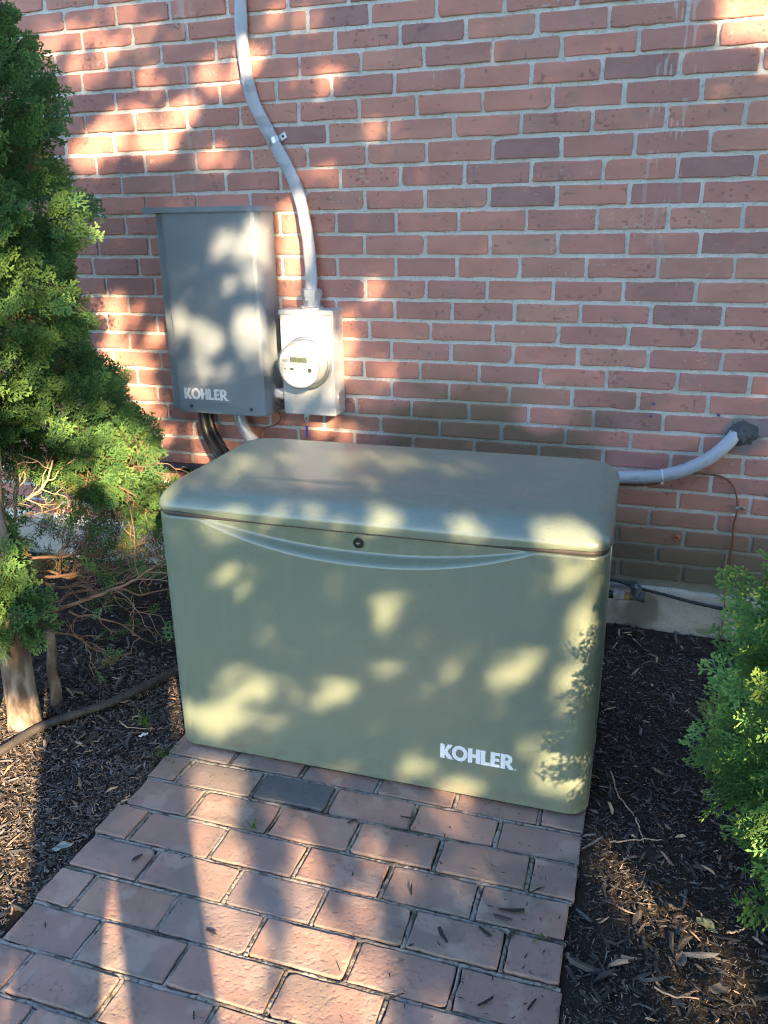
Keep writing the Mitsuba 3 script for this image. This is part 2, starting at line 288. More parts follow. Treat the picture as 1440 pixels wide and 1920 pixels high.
# mulch: thin shredded chips lying every way, one mass
def chips(n, region, lmin, lmax, seed, zoff=0.0, pale=1.0):
    g = np.random.default_rng(seed)
    x0, x1, y0, y1 = region
    c = np.stack([g.uniform(x0, x1, n), g.uniform(y0, y1, n)], 1)
    L = np.exp(g.uniform(np.log(lmin), np.log(lmax), n)); W = L * g.uniform(0.10, 0.34, n); H = np.clip(W * 0.45, 0.0008, 0.0035) * g.uniform(0.6, 1.3, n)
    base = np.array([[-0.5, -0.30, 0], [0.0, -0.46, 0], [0.46, -0.36, 0], [0.52, 0.22, 0], [0.04, 0.46, 0], [-0.46, 0.30, 0]])
    k = 6
    P = np.zeros((n, k + 2, 3))
    P[:, :k] = base[None] + g.normal(0, 0.10, (n, k, 3)) * [1, 1, 0]
    P[:, k:, 0] = np.array([-0.24, 0.26]) + g.normal(0, 0.06, (n, 2)); P[:, k:, 1] = g.normal(0, 0.16, (n, 2)); P[:, k:, 2] = g.uniform(0.6, 1.3, (n, 2))
    bend = g.normal(0, 0.14, n)
    P[..., 2] = P[..., 2] * H[:, None] + (g.normal(0, 0.07, n)[:, None] * L[:, None]) * (P[..., 0] ** 2) * 2
    y = P[..., 1] * W[:, None] + bend[:, None] * L[:, None] * P[..., 0] ** 2
    P[..., 0] *= L[:, None]; P[..., 1] = y
    yaw = g.uniform(0, 2 * np.pi, n); pit = g.normal(0, 0.30, n); rol = g.normal(0, 0.42, n)
    cy, sy, cp, sp, cr, sr = np.cos(yaw), np.sin(yaw), np.cos(pit), np.sin(pit), np.cos(rol), np.sin(rol)
    R = np.empty((n, 3, 3))
    R[:, 0] = np.stack([cy * cp, cy * sp * sr - sy * cr, cy * sp * cr + sy * sr], -1)
    R[:, 1] = np.stack([sy * cp, sy * sp * sr + cy * cr, sy * sp * cr - cy * sr], -1)
    R[:, 2] = np.stack([-sp, cp * sr, cp * cr], -1)
    V = np.einsum('nij,nkj->nki', R, P)
    z = bed_z(c[:, 0], c[:, 1]) + np.abs(sp) * L * 0.3 + g.uniform(0.0, 0.008, n) + zoff
    V += np.stack([c[:, 0], c[:, 1], z], -1)[:, None]
    f = np.array([[0, 1, 6], [1, 7, 6], [1, 2, 7], [2, 3, 7], [3, 4, 7], [4, 6, 7], [4, 5, 6], [5, 0, 6]])
    F = (f[None] + (np.arange(n) * (k + 2))[:, None, None]).reshape(-1, 3)
    t = g.uniform(0, 1, n)
    dark = np.array([0.026, 0.023, 0.022]) + g.uniform(0, 0.042, n)[:, None] * [1, 0.92, 0.88]
    grey = np.array([0.125, 0.112, 0.105]) * g.uniform(0.6, 1.5, n)[:, None]
    tan = np.array([0.38, 0.25, 0.165]) * g.uniform(0.5, 1.4, n)[:, None]
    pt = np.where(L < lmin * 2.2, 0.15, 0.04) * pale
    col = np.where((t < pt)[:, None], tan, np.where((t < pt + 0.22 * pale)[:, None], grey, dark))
    return V.reshape(-1, 3), F, np.repeat(col, k + 2, 0), c
def mulch_ok(c):
    x, y = c[:, 0], c[:, 1]
    edge = 0.012 * np.sin(y * 23) + 0.009 * np.sin(y * 57 + 1)
    onpath = (x > -1.125 + edge) & (x < -0.04 + edge) & (y < -0.52)
    return ~onpath & (y < -0.012)
VV, FF, CC, off = [], [], [], 0
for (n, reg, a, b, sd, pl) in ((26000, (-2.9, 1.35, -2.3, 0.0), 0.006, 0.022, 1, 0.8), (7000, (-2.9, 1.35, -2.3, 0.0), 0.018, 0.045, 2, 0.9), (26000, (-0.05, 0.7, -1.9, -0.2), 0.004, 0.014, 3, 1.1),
                               (22000, (-1.75, -1.1, -1.9, -0.7), 0.004, 0.018, 4, 3.0), (160, (-2.6, 0.9, -2.2, 0.0), 0.04, 0.075, 5, 0.8), (420, (-0.02, 0.6, -1.9, -0.7), 0.020, 0.05, 6, 0.18), (260, (-1.8, -1.15, -1.9, -0.6), 0.025, 0.055, 7, 0.6)):  # left strip: extra pale chips colour in its sunlit brightness
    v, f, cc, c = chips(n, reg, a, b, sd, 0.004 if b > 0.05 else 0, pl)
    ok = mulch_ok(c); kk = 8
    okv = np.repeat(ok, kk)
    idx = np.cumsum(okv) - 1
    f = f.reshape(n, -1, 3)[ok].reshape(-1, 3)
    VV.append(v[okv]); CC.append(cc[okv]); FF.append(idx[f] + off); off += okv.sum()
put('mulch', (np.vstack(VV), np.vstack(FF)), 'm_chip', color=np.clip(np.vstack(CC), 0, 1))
tag('mulch', 'dark shredded bark mulch with tan flakes covering both planting beds', kind='stuff')

# ------------------------------------------------------------------ paved path of clay bricks
def block(outline, z_face, bevel, depth, frame, uvrect, dome=0.0):
    """prism with a bevelled face: outline (n,2) in the face plane, frame(a, b, h) -> points; h is out of the face"""
    o = np.asarray(outline, float); n = len(o); c = o.mean(0)
    d = o - c
    inn = c + d * (1 - bevel / np.maximum(np.abs(d).max(0), 1e-6))
    inn2 = c + d * (1 - 2.2 * bevel / np.maximum(np.abs(d).max(0), 1e-6))
    A = np.vstack([o, o, inn, inn2, c[None]])
    H = np.concatenate([np.full(n, -depth), np.full(n, -bevel), np.full(n, -0.18 * bevel), np.full(n, dome * 0.5), [dome]]) + z_face
    i = np.arange(n); j = (i + 1) % n; f = []
    for s in range(3):
        f += [np.stack([s * n + i, s * n + j, (s + 1) * n + j], -1), np.stack([s * n + i, (s + 1) * n + j, (s + 1) * n + i], -1)]
    f.append(np.stack([3 * n + i, 3 * n + j, np.full(n, 4 * n)], -1))
    u0, v0, w, h, idn = uvrect
    uv = np.stack([idn + 0.03 + 0.94 * np.clip((A[:, 0] - u0) / w, 0, 1), np.clip((A[:, 1] - v0) / h, 0.02, 0.98)], -1)
    return frame(A[:, 0], A[:, 1], H), np.vstack(f), uv
def rough_rect(x0, x1, y0, y1, g, r, jit, nl=6, ns=3, chip=0.12):
    cs = []
    for (cx, cy, sx, sy) in ((x0, y0, 1, 1), (x1, y0, -1, 1), (x1, y1, -1, -1), (x0, y1, 1, -1)):
        rr = r * g.uniform(0.6, 1.5) * (g.uniform(2, 4) if g.random() < chip else 1)
        cs.append((cx, cy, sx, sy, min(rr, 0.3 * (y1 - y0))))
    pts = []
    for q in range(4):
        cx, cy, sx, sy, rr = cs[q]; nx, ny, tx, ty, r2 = cs[(q + 1) % 4]
        arc = [(cx, cy + sy * rr), (cx + sx * rr * 0.3, cy + sy * rr * 0.3), (cx + sx * rr, cy)]
        if q % 2: arc = arc[::-1]
        pts += arc
        a = np.array(pts[-1]); b = np.array((nx + tx * r2, ny) if q % 2 == 0 else (nx, ny + ty * r2))
        m = nl if q % 2 == 0 else ns
        for t in (np.arange(m - 1) + 1) / m: pts.append(tuple(a + (b - a) * (t + g.normal(0, 0.03))))
    pts = np.array(pts)
    return pts + g.normal(0, jit, pts.shape)
PATH = root('path')
xs, ys = np.arange(-1.128, -0.034, 0.012), np.arange(-3.7, -0.5, 0.012)
PX, PY = np.meshgrid(xs, ys, indexing='ij')
PZ = -0.0105 + 0.0060 * (meshkit.fbm(np.stack([PX * 18, PY * 18, 0 * PX], -1), 3, 9) - 0.5)
PZ[0] = PZ[-1] = -0.06
put('joint_sand', (np.stack([PX, PY, PZ], -1).reshape(-1, 3), grid(len(xs), len(ys))), 'm_ground', PATH, smooth=True)
tag(PATH, 'path of weathered red clay pavers with sandy joints leading to the generator', kind='structure')
HEADS = {0: [-1.045, -0.834, -0.636, -0.430, -0.227], 1: [-0.945, -0.740, -0.540, -0.342, -0.140], 2: [-1.039, -0.832, -0.627, -0.430, -0.233], 3: [-0.945, -0.740, -0.542, -0.349, -0.157],
         4: [-1.035, -0.832, -0.635, -0.431, -0.232], 5: [-0.948, -0.748, -0.543, -0.344, -0.142], 6: [-1.030, -0.830, -0.634, -0.432, -0.231]}
YL = [-1.137, -1.238, -1.345, -1.451, -1.555, -1.658, -1.761, -1.858]
pid = 0
g = np.random.default_rng(77)
for r in range(-5, 23):
    ya = YL[r] if 0 <= r < 8 else (YL[0] - 0.1045 * r if r < 0 else YL[7] - 0.1035 * (r - 7))
    yb = YL[r + 1] if 0 <= r < 7 else (YL[0] - 0.1045 * (r + 1) if r < 0 else YL[7] - 0.1035 * (r - 6))
    hs = HEADS.get(r) or ([-1.035, -0.832, -0.634, -0.431, -0.231] if r % 2 == 0 else [-0.946, -0.745, -0.542, -0.345, -0.143])
    ends = [-1.130 + g.normal(0, 0.0035)] + list(hs) + [-0.033 + g.normal(0, 0.005)]
    for a, b in zip(ends[:-1], ends[1:]):
        if b - a < 0.03: continue
        gap = g.uniform(0.0105, 0.0145)
        o = rough_rect(a + gap / 2, b - gap / 2, yb + gap / 2, ya - gap / 2, g, 0.0026, 0.0008, chip=0.15)
        th = g.normal(0, 0.008); cc = o.mean(0); o = (o - cc) @ np.array([[math.cos(th), math.sin(th)], [-math.sin(th), math.cos(th)]]) + cc
        tx, ty, dz = g.normal(0, 0.008), g.normal(0, 0.010), g.normal(0.000, 0.0018)
        fr = lambda X, Y, H: np.stack([X, Y + 0.011 * (X + 0.57), H + dz + tx * (X - cc[0]) + ty * (Y - cc[1])], -1)
        v, f, uv = block(o, 0.0, 0.0013, 0.03, fr, (a, yb, b - a, ya - yb, pid), dome=g.uniform(0.0, 0.0008))
        grey = (r == 0 and abs(a + 0.834) < 0.01) or g.random() < 0.015
        put('brick', (v, f), 'm_greypaver' if grey else 'm_paver', PATH, uv=uv); pid += 1
# mortar left in the joints: low broken ribbons, a dark crack along their sides
def ribbon(a, b, seed):
    g = np.random.default_rng(seed); a, b = np.array(a, float), np.array(b, float); Lr = np.linalg.norm(b - a); n = max(4, int(Lr / 0.006)); t = np.linspace(0, 1, n)
    P = a + (b - a) * t[:, None]; d = (b - a) / Lr; s = np.array([-d[1], d[0]])
    q = np.stack([P[:, 0] * 30, P[:, 1] * 30, np.full(n, seed * 3.7)], -1); wd = 0.0050 * np.clip(1.45 * meshkit.fbm(q * 0.7, 3, 1) + 0.30, 0.12, 1.2); of = 0.0026 * (meshkit.fbm(q, 2, 2) - 0.5) * 2
    top = -0.0012 - 0.0030 * meshkit.fbm(q * 0.8, 3, 7)
    prof = [(-1.0, -0.007), (-0.80, -0.0014), (-0.3, 0.0), (0.3, 0.0), (0.80, -0.0014), (1.0, -0.007)]
    V = [np.column_stack([P + s * (of + wd * c * (1 + 0.25 * g.normal(0, 0.4, n)))[:, None], top + dz + g.normal(0, 0.0003, n)]) for c, dz in prof]
    return np.stack(V, 1).reshape(-1, 3), grid(n, len(prof))
VV, FF, off = [], [], 0
tilt = lambda x, y: y + 0.011 * (x + 0.57)
def addr(a, b):
    global off
    v, f = ribbon((a[0], tilt(*a)), (b[0], tilt(*b)), len(VV) + 1); VV.append(v); FF.append(f + off); off += len(v)
for r in range(-1, 10):
    ya = YL[r] if 0 <= r < 8 else (YL[0] + 0.1045 if r < 0 else YL[7] - 0.1035 * (r - 7)); yb = YL[r + 1] if -1 <= r < 7 else YL[7] - 0.1035 * (r - 6)
    hs = HEADS.get(r) or ([-1.035, -0.832, -0.634, -0.431, -0.231] if r % 2 == 0 else [-0.946, -0.745, -0.542, -0.345, -0.143])
    addr((-1.12, ya), (-0.045, ya))
    for x in hs: addr((x, ya - 0.003), (x, yb + 0.003))
put('joint_mortar', (np.vstack(VV), np.vstack(FF)), 'm_grout', PATH, smooth=True)
# bits lying on the path: bark slivers that fell on it
g = np.random.default_rng(5)
def lone_chip(c, L, W, yaw, col, z=0.003):
    v, f, cc, _ = chips(1, (0, 1e-6, 0, 1e-6), L, L * 1.001, int(g.integers(1e6)))
    v = v - v.mean(0); v[:, 2] = np.clip(v[:, 2] * 0.4, -0.003, 0.005)
    R = np.array([[math.cos(yaw), -math.sin(yaw)], [math.sin(yaw), math.cos(yaw)]])
    v[:, :2] = v[:, :2] @ R.T + c; v[:, 2] += z
    return v, f, np.tile(col, (len(v), 1))
big = [(-0.44, -1.20, 0.05), (-0.12, -1.335, 0.06), (-0.16, -1.40, 0.075), (-0.175, -1.425, 0.06), (-0.20, -1.47, 0.055), (-0.15, -1.46, 0.05), (-0.28, -1.50, 0.06), (-0.37, -1.41, 0.035), (-0.45, -1.63, 0.03), (-0.49, -1.78, 0.05),
       (-0.33, -1.66, 0.05), (-0.17, -1.62, 0.055), (-0.09, -1.60, 0.05), (-0.07, -1.72, 0.06), (-0.72, -1.63, 0.04), (-0.56, -1.25, 0.04), (-0.83, -1.25, 0.03), (-0.98, -1.50, 0.05), (-0.66, -1.80, 0.028)]
for x, y, L in big:
    v, f, cc = lone_chip((x, y), L * 0.72, 0, g.uniform(0, 6.3), np.array([0.035, 0.03, 0.028]) * g.uniform(0.6, 1.5), 0.005)
    k = put('bark_chip', (v, f), 'm_chip', color=cc)
    tag(k, 'dark bark chip fallen onto the brick paving', 'bark chip', 'bark chips scattered on the paving')
VV, FF, CC, off = [], [], [], 0
for _ in range(300):
    x = -0.03 - abs(g.normal(0, 0.20)) if g.random() < 0.62 else g.uniform(-1.12, -0.05)
    if x < -1.12: continue
    y = g.uniform(-2.0, -1.10)
    t = g.random(); col = np.array([0.035, 0.03, 0.028]) if t < 0.7 else np.array([0.26, 0.17, 0.10])
    v, f, cc = lone_chip((x, y), g.uniform(0.004, 0.013), 0, g.uniform(0, 6.3), col * g.uniform(0.6, 1.4), 0.003)
    VV.append(v); FF.append(f + off); CC.append(cc); off += len(v)
put('bark_crumbs', (np.vstack(VV), np.vstack(FF)), 'm_chip', color=np.vstack(CC))
tag('bark_crumbs', 'fine bark crumbs and needles strewn over the brick paving', kind='stuff')

# ------------------------------------------------------------------ brick wall
WALL = 'brick_wall'
tag(WALL, 'red brick house wall in running bond with grey mortar behind the generator', 'wall')
COURSES = [
    (2.066, [-2087, -1878]),
    (1.998, [-2013, -1805, -1599, -1387]),
    (1.935, [-1950, -1747, -1540, -1111, -903, -693, -490, -280]),
    (1.872, [-2070, -1864, -1647, -1439, -1231, -1020, -807, -603, -391, -188, 21]),
    (1.808, [-1971, -1764, -1555, -1352, -1144, -936, -732, -520, -318, -103, 109]),
    (1.742, [-1845, -1638, -1436, -1230, -1036, -826, -611, -402, -197, 14, 226]),
    (1.675, [-1979, -1773, -1567, -1366, -1153, -946, -753, -547, -337, -133, 80]),
    (1.608, [-1868, -1659, -1472, -1056, -846, -637, -427, -216, -9, 201]),
    (1.540, [-1952, -1751, -1545, -1333, -1128, -923, -721, -511, -302, -89, 116]),
    (1.471, [-2070, -1856, -1644, -1438, -1230, -1016, -808, -599, -389, -174, 35, 245]),
    (1.404, [-1966, -1763, -1556, -1349, -1144, -931, -727, -519, -307, -94, 110]),
    (1.333, [-2071, -1860, -1034, -825, -614, -398, -183, 24, 229]),
    (1.262, [-1984, -1769, -935, -725, -511, -298, -88, 121]),
    (1.191, [-2023, -1820, -1239, -1035, -826, -618, -413, -205, 9, 223]),
    (1.120, [-1973, -1762, -934, -722, -515, -302, -88, 124]),
    (1.051, [-2111, -1887, -832, -632, -425, -214, 0, 210]),
    (0.984, [-1990, -1769, -924, -704, -493, -278, -61, 149]),
    (0.915, [-1899, -212, 5, 222]),
    (0.847, [-1982, -1768, -330, -118, 97, 309]),
    (0.781, [-1882, -222, -14, 196]),
    (0.713, [-1799, -362, -148, 69]),
    (0.650, [-1759, -235, -25, 192]),
    (0.585, [-1872, -1654, -322, -109, 105, 324]),
    (0.520, [-1803, -1577, 235]),
    (0.455, [-1672, 143, 361]),
    (0.390, [59, 267]),
    (0.324, [-39, 173]),
    (0.259, [94, 316]),
    (0.196, [180]),
]

Zc = [c[0] for c in COURSES]
up = [Zc[0] + 0.068 * i for i in range(6, 0, -1)]
rows = [(z, []) for z in up] + COURSES
XL, XR = -3.4, 1.7
pit = 0.2085
allb = []
g = np.random.default_rng(31)
shift = 0.0
for ri, (z, hx) in enumerate(rows):
    zt = (rows[ri - 1][0] + z) / 2 if ri else z + 0.034
    zb = (rows[ri + 1][0] + z) / 2 if ri + 1 < len(rows) else z - 0.034
    x = [v / 1000 for v in hx] or [(-1.62 if ri % 2 else -1.515) + g.normal(0, 0.008)]
    full = [x[0]]
    for a in x[1:]:
        n = max(1, round((a - full[-1]) / pit)); b = full[-1]
        for q in range(1, n + 1): full.append(b + (a - b) * q / n)
    while full[0] > XL: full.insert(0, full[0] - pit + g.normal(0, 0.004))
    while full[-1] < XR: full.append(full[-1] + pit + g.normal(0, 0.004))
    for a, b in zip(full[:-1], full[1:]): allb.append((a, b, zb, zt, ri))
Rm = np.stack([math.cos(ROLL) * _right + math.sin(ROLL) * _up, UP, FWD])
def pix(P):
    d = (np.atleast_2d(P) - EYE) @ Rm.T
    return np.stack([720 + 1516.15 * d[:, 0] / d[:, 2], 960 - 1516.15 * d[:, 1] / d[:, 2]], -1)
hid = [Polygon([(300, 930), (440, 835), (1125, 862), (1145, 1000), (1105, 1520), (345, 1390)]), Polygon([(292, 395), (510, 395), (525, 768), (330, 770)]), Polygon([(-50, -50), (20, 0), (140, 260), (130, 550), (200, 760), (250, 980), (0, 1250), (-50, 1250)]),
       Polygon([(530, 590), (640, 590), (640, 765), (535, 765)])]
vis = []
for q, (a, b, zb, zt, ri) in enumerate(allb):
    c = pix(np.array([[a, 0, zb], [b, 0, zb], [b, 0, zt], [a, 0, zt]]))
    pg = Polygon(c).intersection(sbox(0, 0, 1440, 1920))
    ar = pg.area
    for h in hid: pg = pg.difference(h)
    vis.append(pg.area if pg.area > 60 else 0.0)
own = set(np.argsort(vis)[::-1][:300].tolist()) & {i for i, v in enumerate(vis) if v > 0}
fv, ff, fu, off = [], [], [], 0
for q, (a, b, zb, zt, ri) in enumerate(allb):
    jx, jz = g.uniform(0.0105, 0.0140), g.uniform(0.0105, 0.0128)
    o = rough_rect(a + jx / 2 + g.normal(0, 0.0006), b - jx / 2, zb + jz / 2, zt - jz / 2 + g.normal(0, 0.0006), g, 0.0035, 0.0009, chip=0.16)
    cc = o.mean(0); dy, tx, tz = g.normal(0, 0.0011), g.normal(0, 0.006), g.normal(0, 0.01)
    fr = lambda X, Z, H: np.stack([X, -(H + dy + tx * (X - cc[0]) + tz * (Z - cc[1])), Z], -1)
    v, f, uv = block(o, 0.0, 0.0015, 0.014, fr, (a, zb, b - a, zt - zb, q), dome=g.uniform(-0.0005, 0.001))
    if q in own:
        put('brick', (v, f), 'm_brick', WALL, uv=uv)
    else:
        fv.append(v); ff.append(f + off); fu.append(uv); off += len(v)
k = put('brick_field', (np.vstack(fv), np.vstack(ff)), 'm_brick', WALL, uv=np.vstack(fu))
tag(k, kind='stuff')
mx, mz = np.arange(XL, XR, 0.02), np.arange(0.10, 2.75, 0.02)
fine = np.concatenate([np.arange(XL, -2.3, 0.05), np.arange(-2.3, 0.62, 0.011), np.arange(0.62, XR, 0.05)])
finz = np.concatenate([np.arange(0.10, 2.12, 0.011), np.arange(2.12, 2.52, 0.05)])
MX, MZ = np.meshgrid(fine, finz, indexing='ij')
MY = 0.0074 - 0.0050 * meshkit.fbm(np.stack([MX * 26, MZ * 26, 0 * MX], -1), 3, 3)
put('mortar', (np.stack([MX, MY, MZ], -1).reshape(-1, 3), grid(len(fine), len(finz))), 'm_mortar', WALL, smooth=True)
# concrete footing with a rough top edge, standing slightly proud
fx = np.arange(XL, XR, 0.03); prof = [(-0.014, -0.12), (-0.015, 0.02), (-0.014, 0.09), (-0.012, 0.130), (-0.006, 0.139), (0.03, 0.140)]
FX = np.repeat(fx[:, None], len(prof), 1); FYv = np.array([q[0] for q in prof])[None] + 0.006 * (meshkit.fbm(np.stack([FX * 9, 0 * FX + np.arange(len(prof)), 0 * FX], -1), 3, 4) - 0.5)
FZ = np.array([q[1] for q in prof])[None] + np.where(np.arange(len(prof)) > 2, 1, 0) * 0.016 * (meshkit.fbm(np.stack([FX * 7, 0 * FX, 0 * FX], -1), 3, 8) - 0.5)
put('foundation', (np.stack([FX, FYv, FZ], -1).reshape(-1, 3), grid(len(fx), len(prof))), 'm_concrete', WALL, smooth=40)
tag(WALL + '__foundation', 'stained pale concrete footing along the base of the wall')
# small plugs left in the wall
for (x, z, m, lab) in ((0.035, 0.775, 'm_blue', 'small blue wall plug in a brick, upper of the pair above the lid'), (0.03, 0.735, 'm_blue', 'small blue wall plug in a brick, lower of the pair above the lid'), (0.232, 0.748, 'm_blue', 'small blue wall plug above the putty round the grey conduit'),
                       (0.150, 0.327, 'm_red', 'orange-red plastic wall anchor low in the wall right of the generator')):
    big_ = 0.010 if m == 'm_red' else 0.0042
    k = root('wall_plug')
    put('flange', lathe_y([(0.0, -0.0045), (big_ * 0.35, -0.0045), (big_ * 0.45, -0.006), (big_ * 0.9, -0.0055), (big_, -0.003), (big_, 0.004)], (x, 0, z), 14), m, k, smooth=30)
    put('screw_hole', lathe_y([(0.0, -0.0051), (big_ * 0.38, -0.0051)], (x, 0, z), 10), 'm_rubber', k)
    tag(k, lab, 'wall plug')

# ------------------------------------------------------------------ lettering
def brand(h):
    """KOHLER. in heavy capitals, height h, origin at lower left, as one outline in (x, z)"""
    s = 0.265
    def R(x0, y0, x1, y1): return sbox(x0, y0, x1, y1)
    def ell(cx, cy, a, b): return affinity.scale(Point(cx, cy).buffer(1, 24), a, b)
    K = union_all([R(0, 0, s, 1), Polygon([(s - .02, .50), (.44, 1), (.76, 1), (.44, .53), (.80, 0), (.47, 0), (s - .02, .34)])])
    O = ell(.47, .5, .47, .53).difference(ell(.47, .5, .235, .29))
    H = union_all([R(0, 0, s, 1), R(.47, 0, .47 + s, 1), R(.1, .385, .6, .615)])
    L = union_all([R(0, 0, s, 1), R(0, 0, .54, .22)])
    E_ = union_all([R(0, 0, s, 1), R(0, 0, .55, .20), R(0, .80, .55, 1), R(0, .40, .52, .60)])
    bowl = union_all([R(0, .36, .38, 1), ell(.38, .68, .30, .32)]).difference(union_all([R(s, .57, .37, .80), ell(.37, .685, .08, .115)]))
    Rr = union_all([R(0, 0, s, 1), bowl, Polygon([(.25, .42), (.50, .42), (.80, 0), (.49, 0)])])
    out, x = [], 0.0
    for g_, w in ((K, .715), (O, .965), (H, .765), (L, .575), (E_, .60), (Rr, .86)):
        out.append(affinity.translate(g_, x, 0)); x += w
    out.append(Point(x + 0.03, 0.055).buffer(0.05, 8))
    return affinity.scale(union_all(out), h, h, origin=(0, 0))

# ------------------------------------------------------------------ standby generator
GEN = root('standby_generator')
tag(GEN, 'olive green standby generator with rounded lid standing at the end of the brick path', 'generator')
X0, X1, Y0, DEP, ROT = -1.1165, -0.0345, -1.0920, 0.553, 0.0110
GC = np.array([(X0 + X1) / 2, Y0, 0.0])
def gturn(m):
    v = np.array(m.vertices) - GC
    c, s = math.cos(ROT), math.sin(ROT)
    v[:, :2] = v[:, :2] @ np.array([[c, s], [-s, c]])
    return tm(v + GC, m.faces)
def rr_path(x0, x1, y0, y1, r, step=None, na=9):
    """rounded rectangle from the front left corner, counter-clockwise; step = spacing along the front"""
    pts = []
    for (cx, cy, a0) in ((x0 + r, y0 + r, 180), (x1 - r, y0 + r, 270), (x1 - r, y1 - r, 0), (x0 + r, y1 - r, 90)):
        for a in np.radians(np.linspace(a0, a0 + 90, na)): pts.append((cx + r * math.cos(a), cy + r * math.sin(a)))
        if a0 == 180 and step is not None:
            n = step
            for t in (np.arange(n - 1) + 1) / n: pts.append((x0 + r + (x1 - x0 - 2 * r) * t, y0))
    return np.array(pts)
def loft(rings, cap0=False, cap1=False):
    n = len(rings[0]); V = np.vstack(rings); nr = len(rings); f = []
    i, j = np.meshgrid(np.arange(nr - 1), np.arange(n), indexing='ij'); k = (j + 1) % n
    f = [np.stack([i * n + j, i * n + k, (i + 1) * n + k], -1).reshape(-1, 3), np.stack([i * n + j, (i + 1) * n + k, (i + 1) * n + j], -1).reshape(-1, 3)]
    for cap, s, flip in ((cap0, 0, 1), (cap1, (nr - 1) * n, 0)):
        if cap:
            V = np.vstack([V, V[s:s + n].mean(0)]); m = len(V) - 1; a = np.arange(n); b = (a + 1) % n
            t = np.stack([s + a, s + b, np.full(n, m)], -1); f.append(t[:, ::-1] if flip else t)
    return tm(V, np.vstack(f))
RC = 0.050
base = rr_path(X0, X1, Y0, Y0 + DEP, RC, 190)
front = base[:, 1] < Y0 + 1e-6
SEAM = 0.6650
def smile(x, z):
    h = np.abs(x + 0.588) / 0.415; hh = np.clip(1 - h * h, 0, 1)
    zl = 0.5865 + 0.080 * h ** 2.2; t = 0.003 + 0.0235 * hh ** 0.7
    s = np.clip((z - zl) / t, 0, 1)
    return 0.0270 * hh ** 0.8 * s * s * (3 - 2 * s)
zs = np.concatenate([[0.008, 0.010, 0.014, 0.05, 0.15, 0.3, 0.45, 0.56], np.arange(0.575, SEAM - 0.004, 0.0022), [SEAM - 0.003, SEAM - 0.0012, SEAM]])
rings = []
for z in zs:
    ins = 0.004 if z < 0.009 else 0.0015 if z < 0.012 else 0.0
    ins += {0: 0.004, 1: 0.0016, 2: 0.0004}.get(len(zs) - 1 - int(np.argmin(np.abs(zs - z))), 0.0)
    q = rr_path(X0 + ins, X1 - ins, Y0 + ins, Y0 + DEP - ins, RC - ins, 190)
    d = np.where(front, smile(q[:, 0], z), 0.0)
    rings.append(np.column_stack([q[:, 0], q[:, 1] + d, np.full(len(q), z)]))
# the rim turns in under the lid
q = rr_path(X0 + 0.02, X1 - 0.02, Y0 + 0.03, Y0 + DEP - 0.02, RC - 0.02, 190); rings.append(np.column_stack([q, np.full(len(q), SEAM)]))
put('body', gturn(loft(rings)), 'm_genpaint', GEN, smooth=30)
# lid: upright rim, then a long easy curve at the front and tighter ones at the sides
NL = 26
def lidring(t):
    a = t * math.pi / 2; ci, si = 1 - math.cos(a), math.sin(a)
    q = rr_path(X0 - 0.002 + 0.052 * ci, X1 + 0.002 - 0.052 * ci, Y0 - 0.002 + 0.128 * ci, Y0 + DEP + 0.002 - 0.052 * ci, RC + 0.002 + 0.012 * t, 150)
    return q, 0.6855 + 0.0505 * si
def lip(x):
    h = np.abs(x + 0.575) / 0.541
    return 0.0090 * (np.clip((h - 0.40) / 0.45, 0, 1) ** 1.5)
rings = []
q, z = lidring(0.0)
zl = 0.6690 + lip(q[:, 0])
qi = rr_path(X0 + 0.016, X1 - 0.016, Y0 + 0.016, Y0 + DEP - 0.016, RC - 0.016, 150)
rings.append(np.column_stack([qi, zl + 0.001])); 
for ins, dz in ((0.0035, 0.0), (0.001, 0.0008), (0.0, 0.003)):
    q = rr_path(X0 - 0.002 + ins, X1 + 0.002 - ins, Y0 - 0.002 + ins, Y0 + DEP + 0.002 - ins, RC + 0.002 - ins, 150)
    rings.append(np.column_stack([q, zl + dz]))
for t in np.linspace(0, 1, NL):
    q, z = lidring(t); rings.append(np.column_stack([q, np.full(len(q), z)]))
c = rings[-1][:, :2].mean(0)
for s in (0.93, 0.82, 0.65, 0.45, 0.22, 0.05):
    q = rings[NL + 3][:, :2]; rings.append(np.column_stack([c + (q - c) * s, np.full(len(q), 0.736 + 0.0035 * (1 - s * s))]))
put('lid', gturn(loft(rings, cap1=True)), 'm_genpaint', GEN, smooth=40)
# dark seal in the gap, fuller towards the corners
rings = []
for s in np.linspace(0, 1, 7):
    b = 0.0075 - 0.0050 * math.sin(math.pi * s)
    q = rr_path(X0 + b, X1 - b, Y0 + b, Y0 + DEP - b, RC - b, 120)
    gl = lip(q[:, 0])
    rings.append(np.column_stack([q[:, 0], q[:, 1] + np.where(q[:, 1] < Y0 + 0.02, np.maximum(0, 0.0022 - gl * 0.6) , 0), SEAM - 0.002 + s * (0.007 + gl)]))
put('lid_seal', gturn(loft(rings)), 'm_gasket', GEN, smooth=60)
tag(GEN + '__lid_seal', 'dark rubber seal between lid and body')
q = rr_path(X0 + 0.012, X1 - 0.012, Y0 + 0.012, Y0 + DEP - 0.012, RC - 0.012, 20)
put('base_skirt', gturn(loft([np.column_stack([q, np.full(len(q), z)]) for z in (-0.02, 0.02)])), 'm_rubber', GEN, smooth=30)
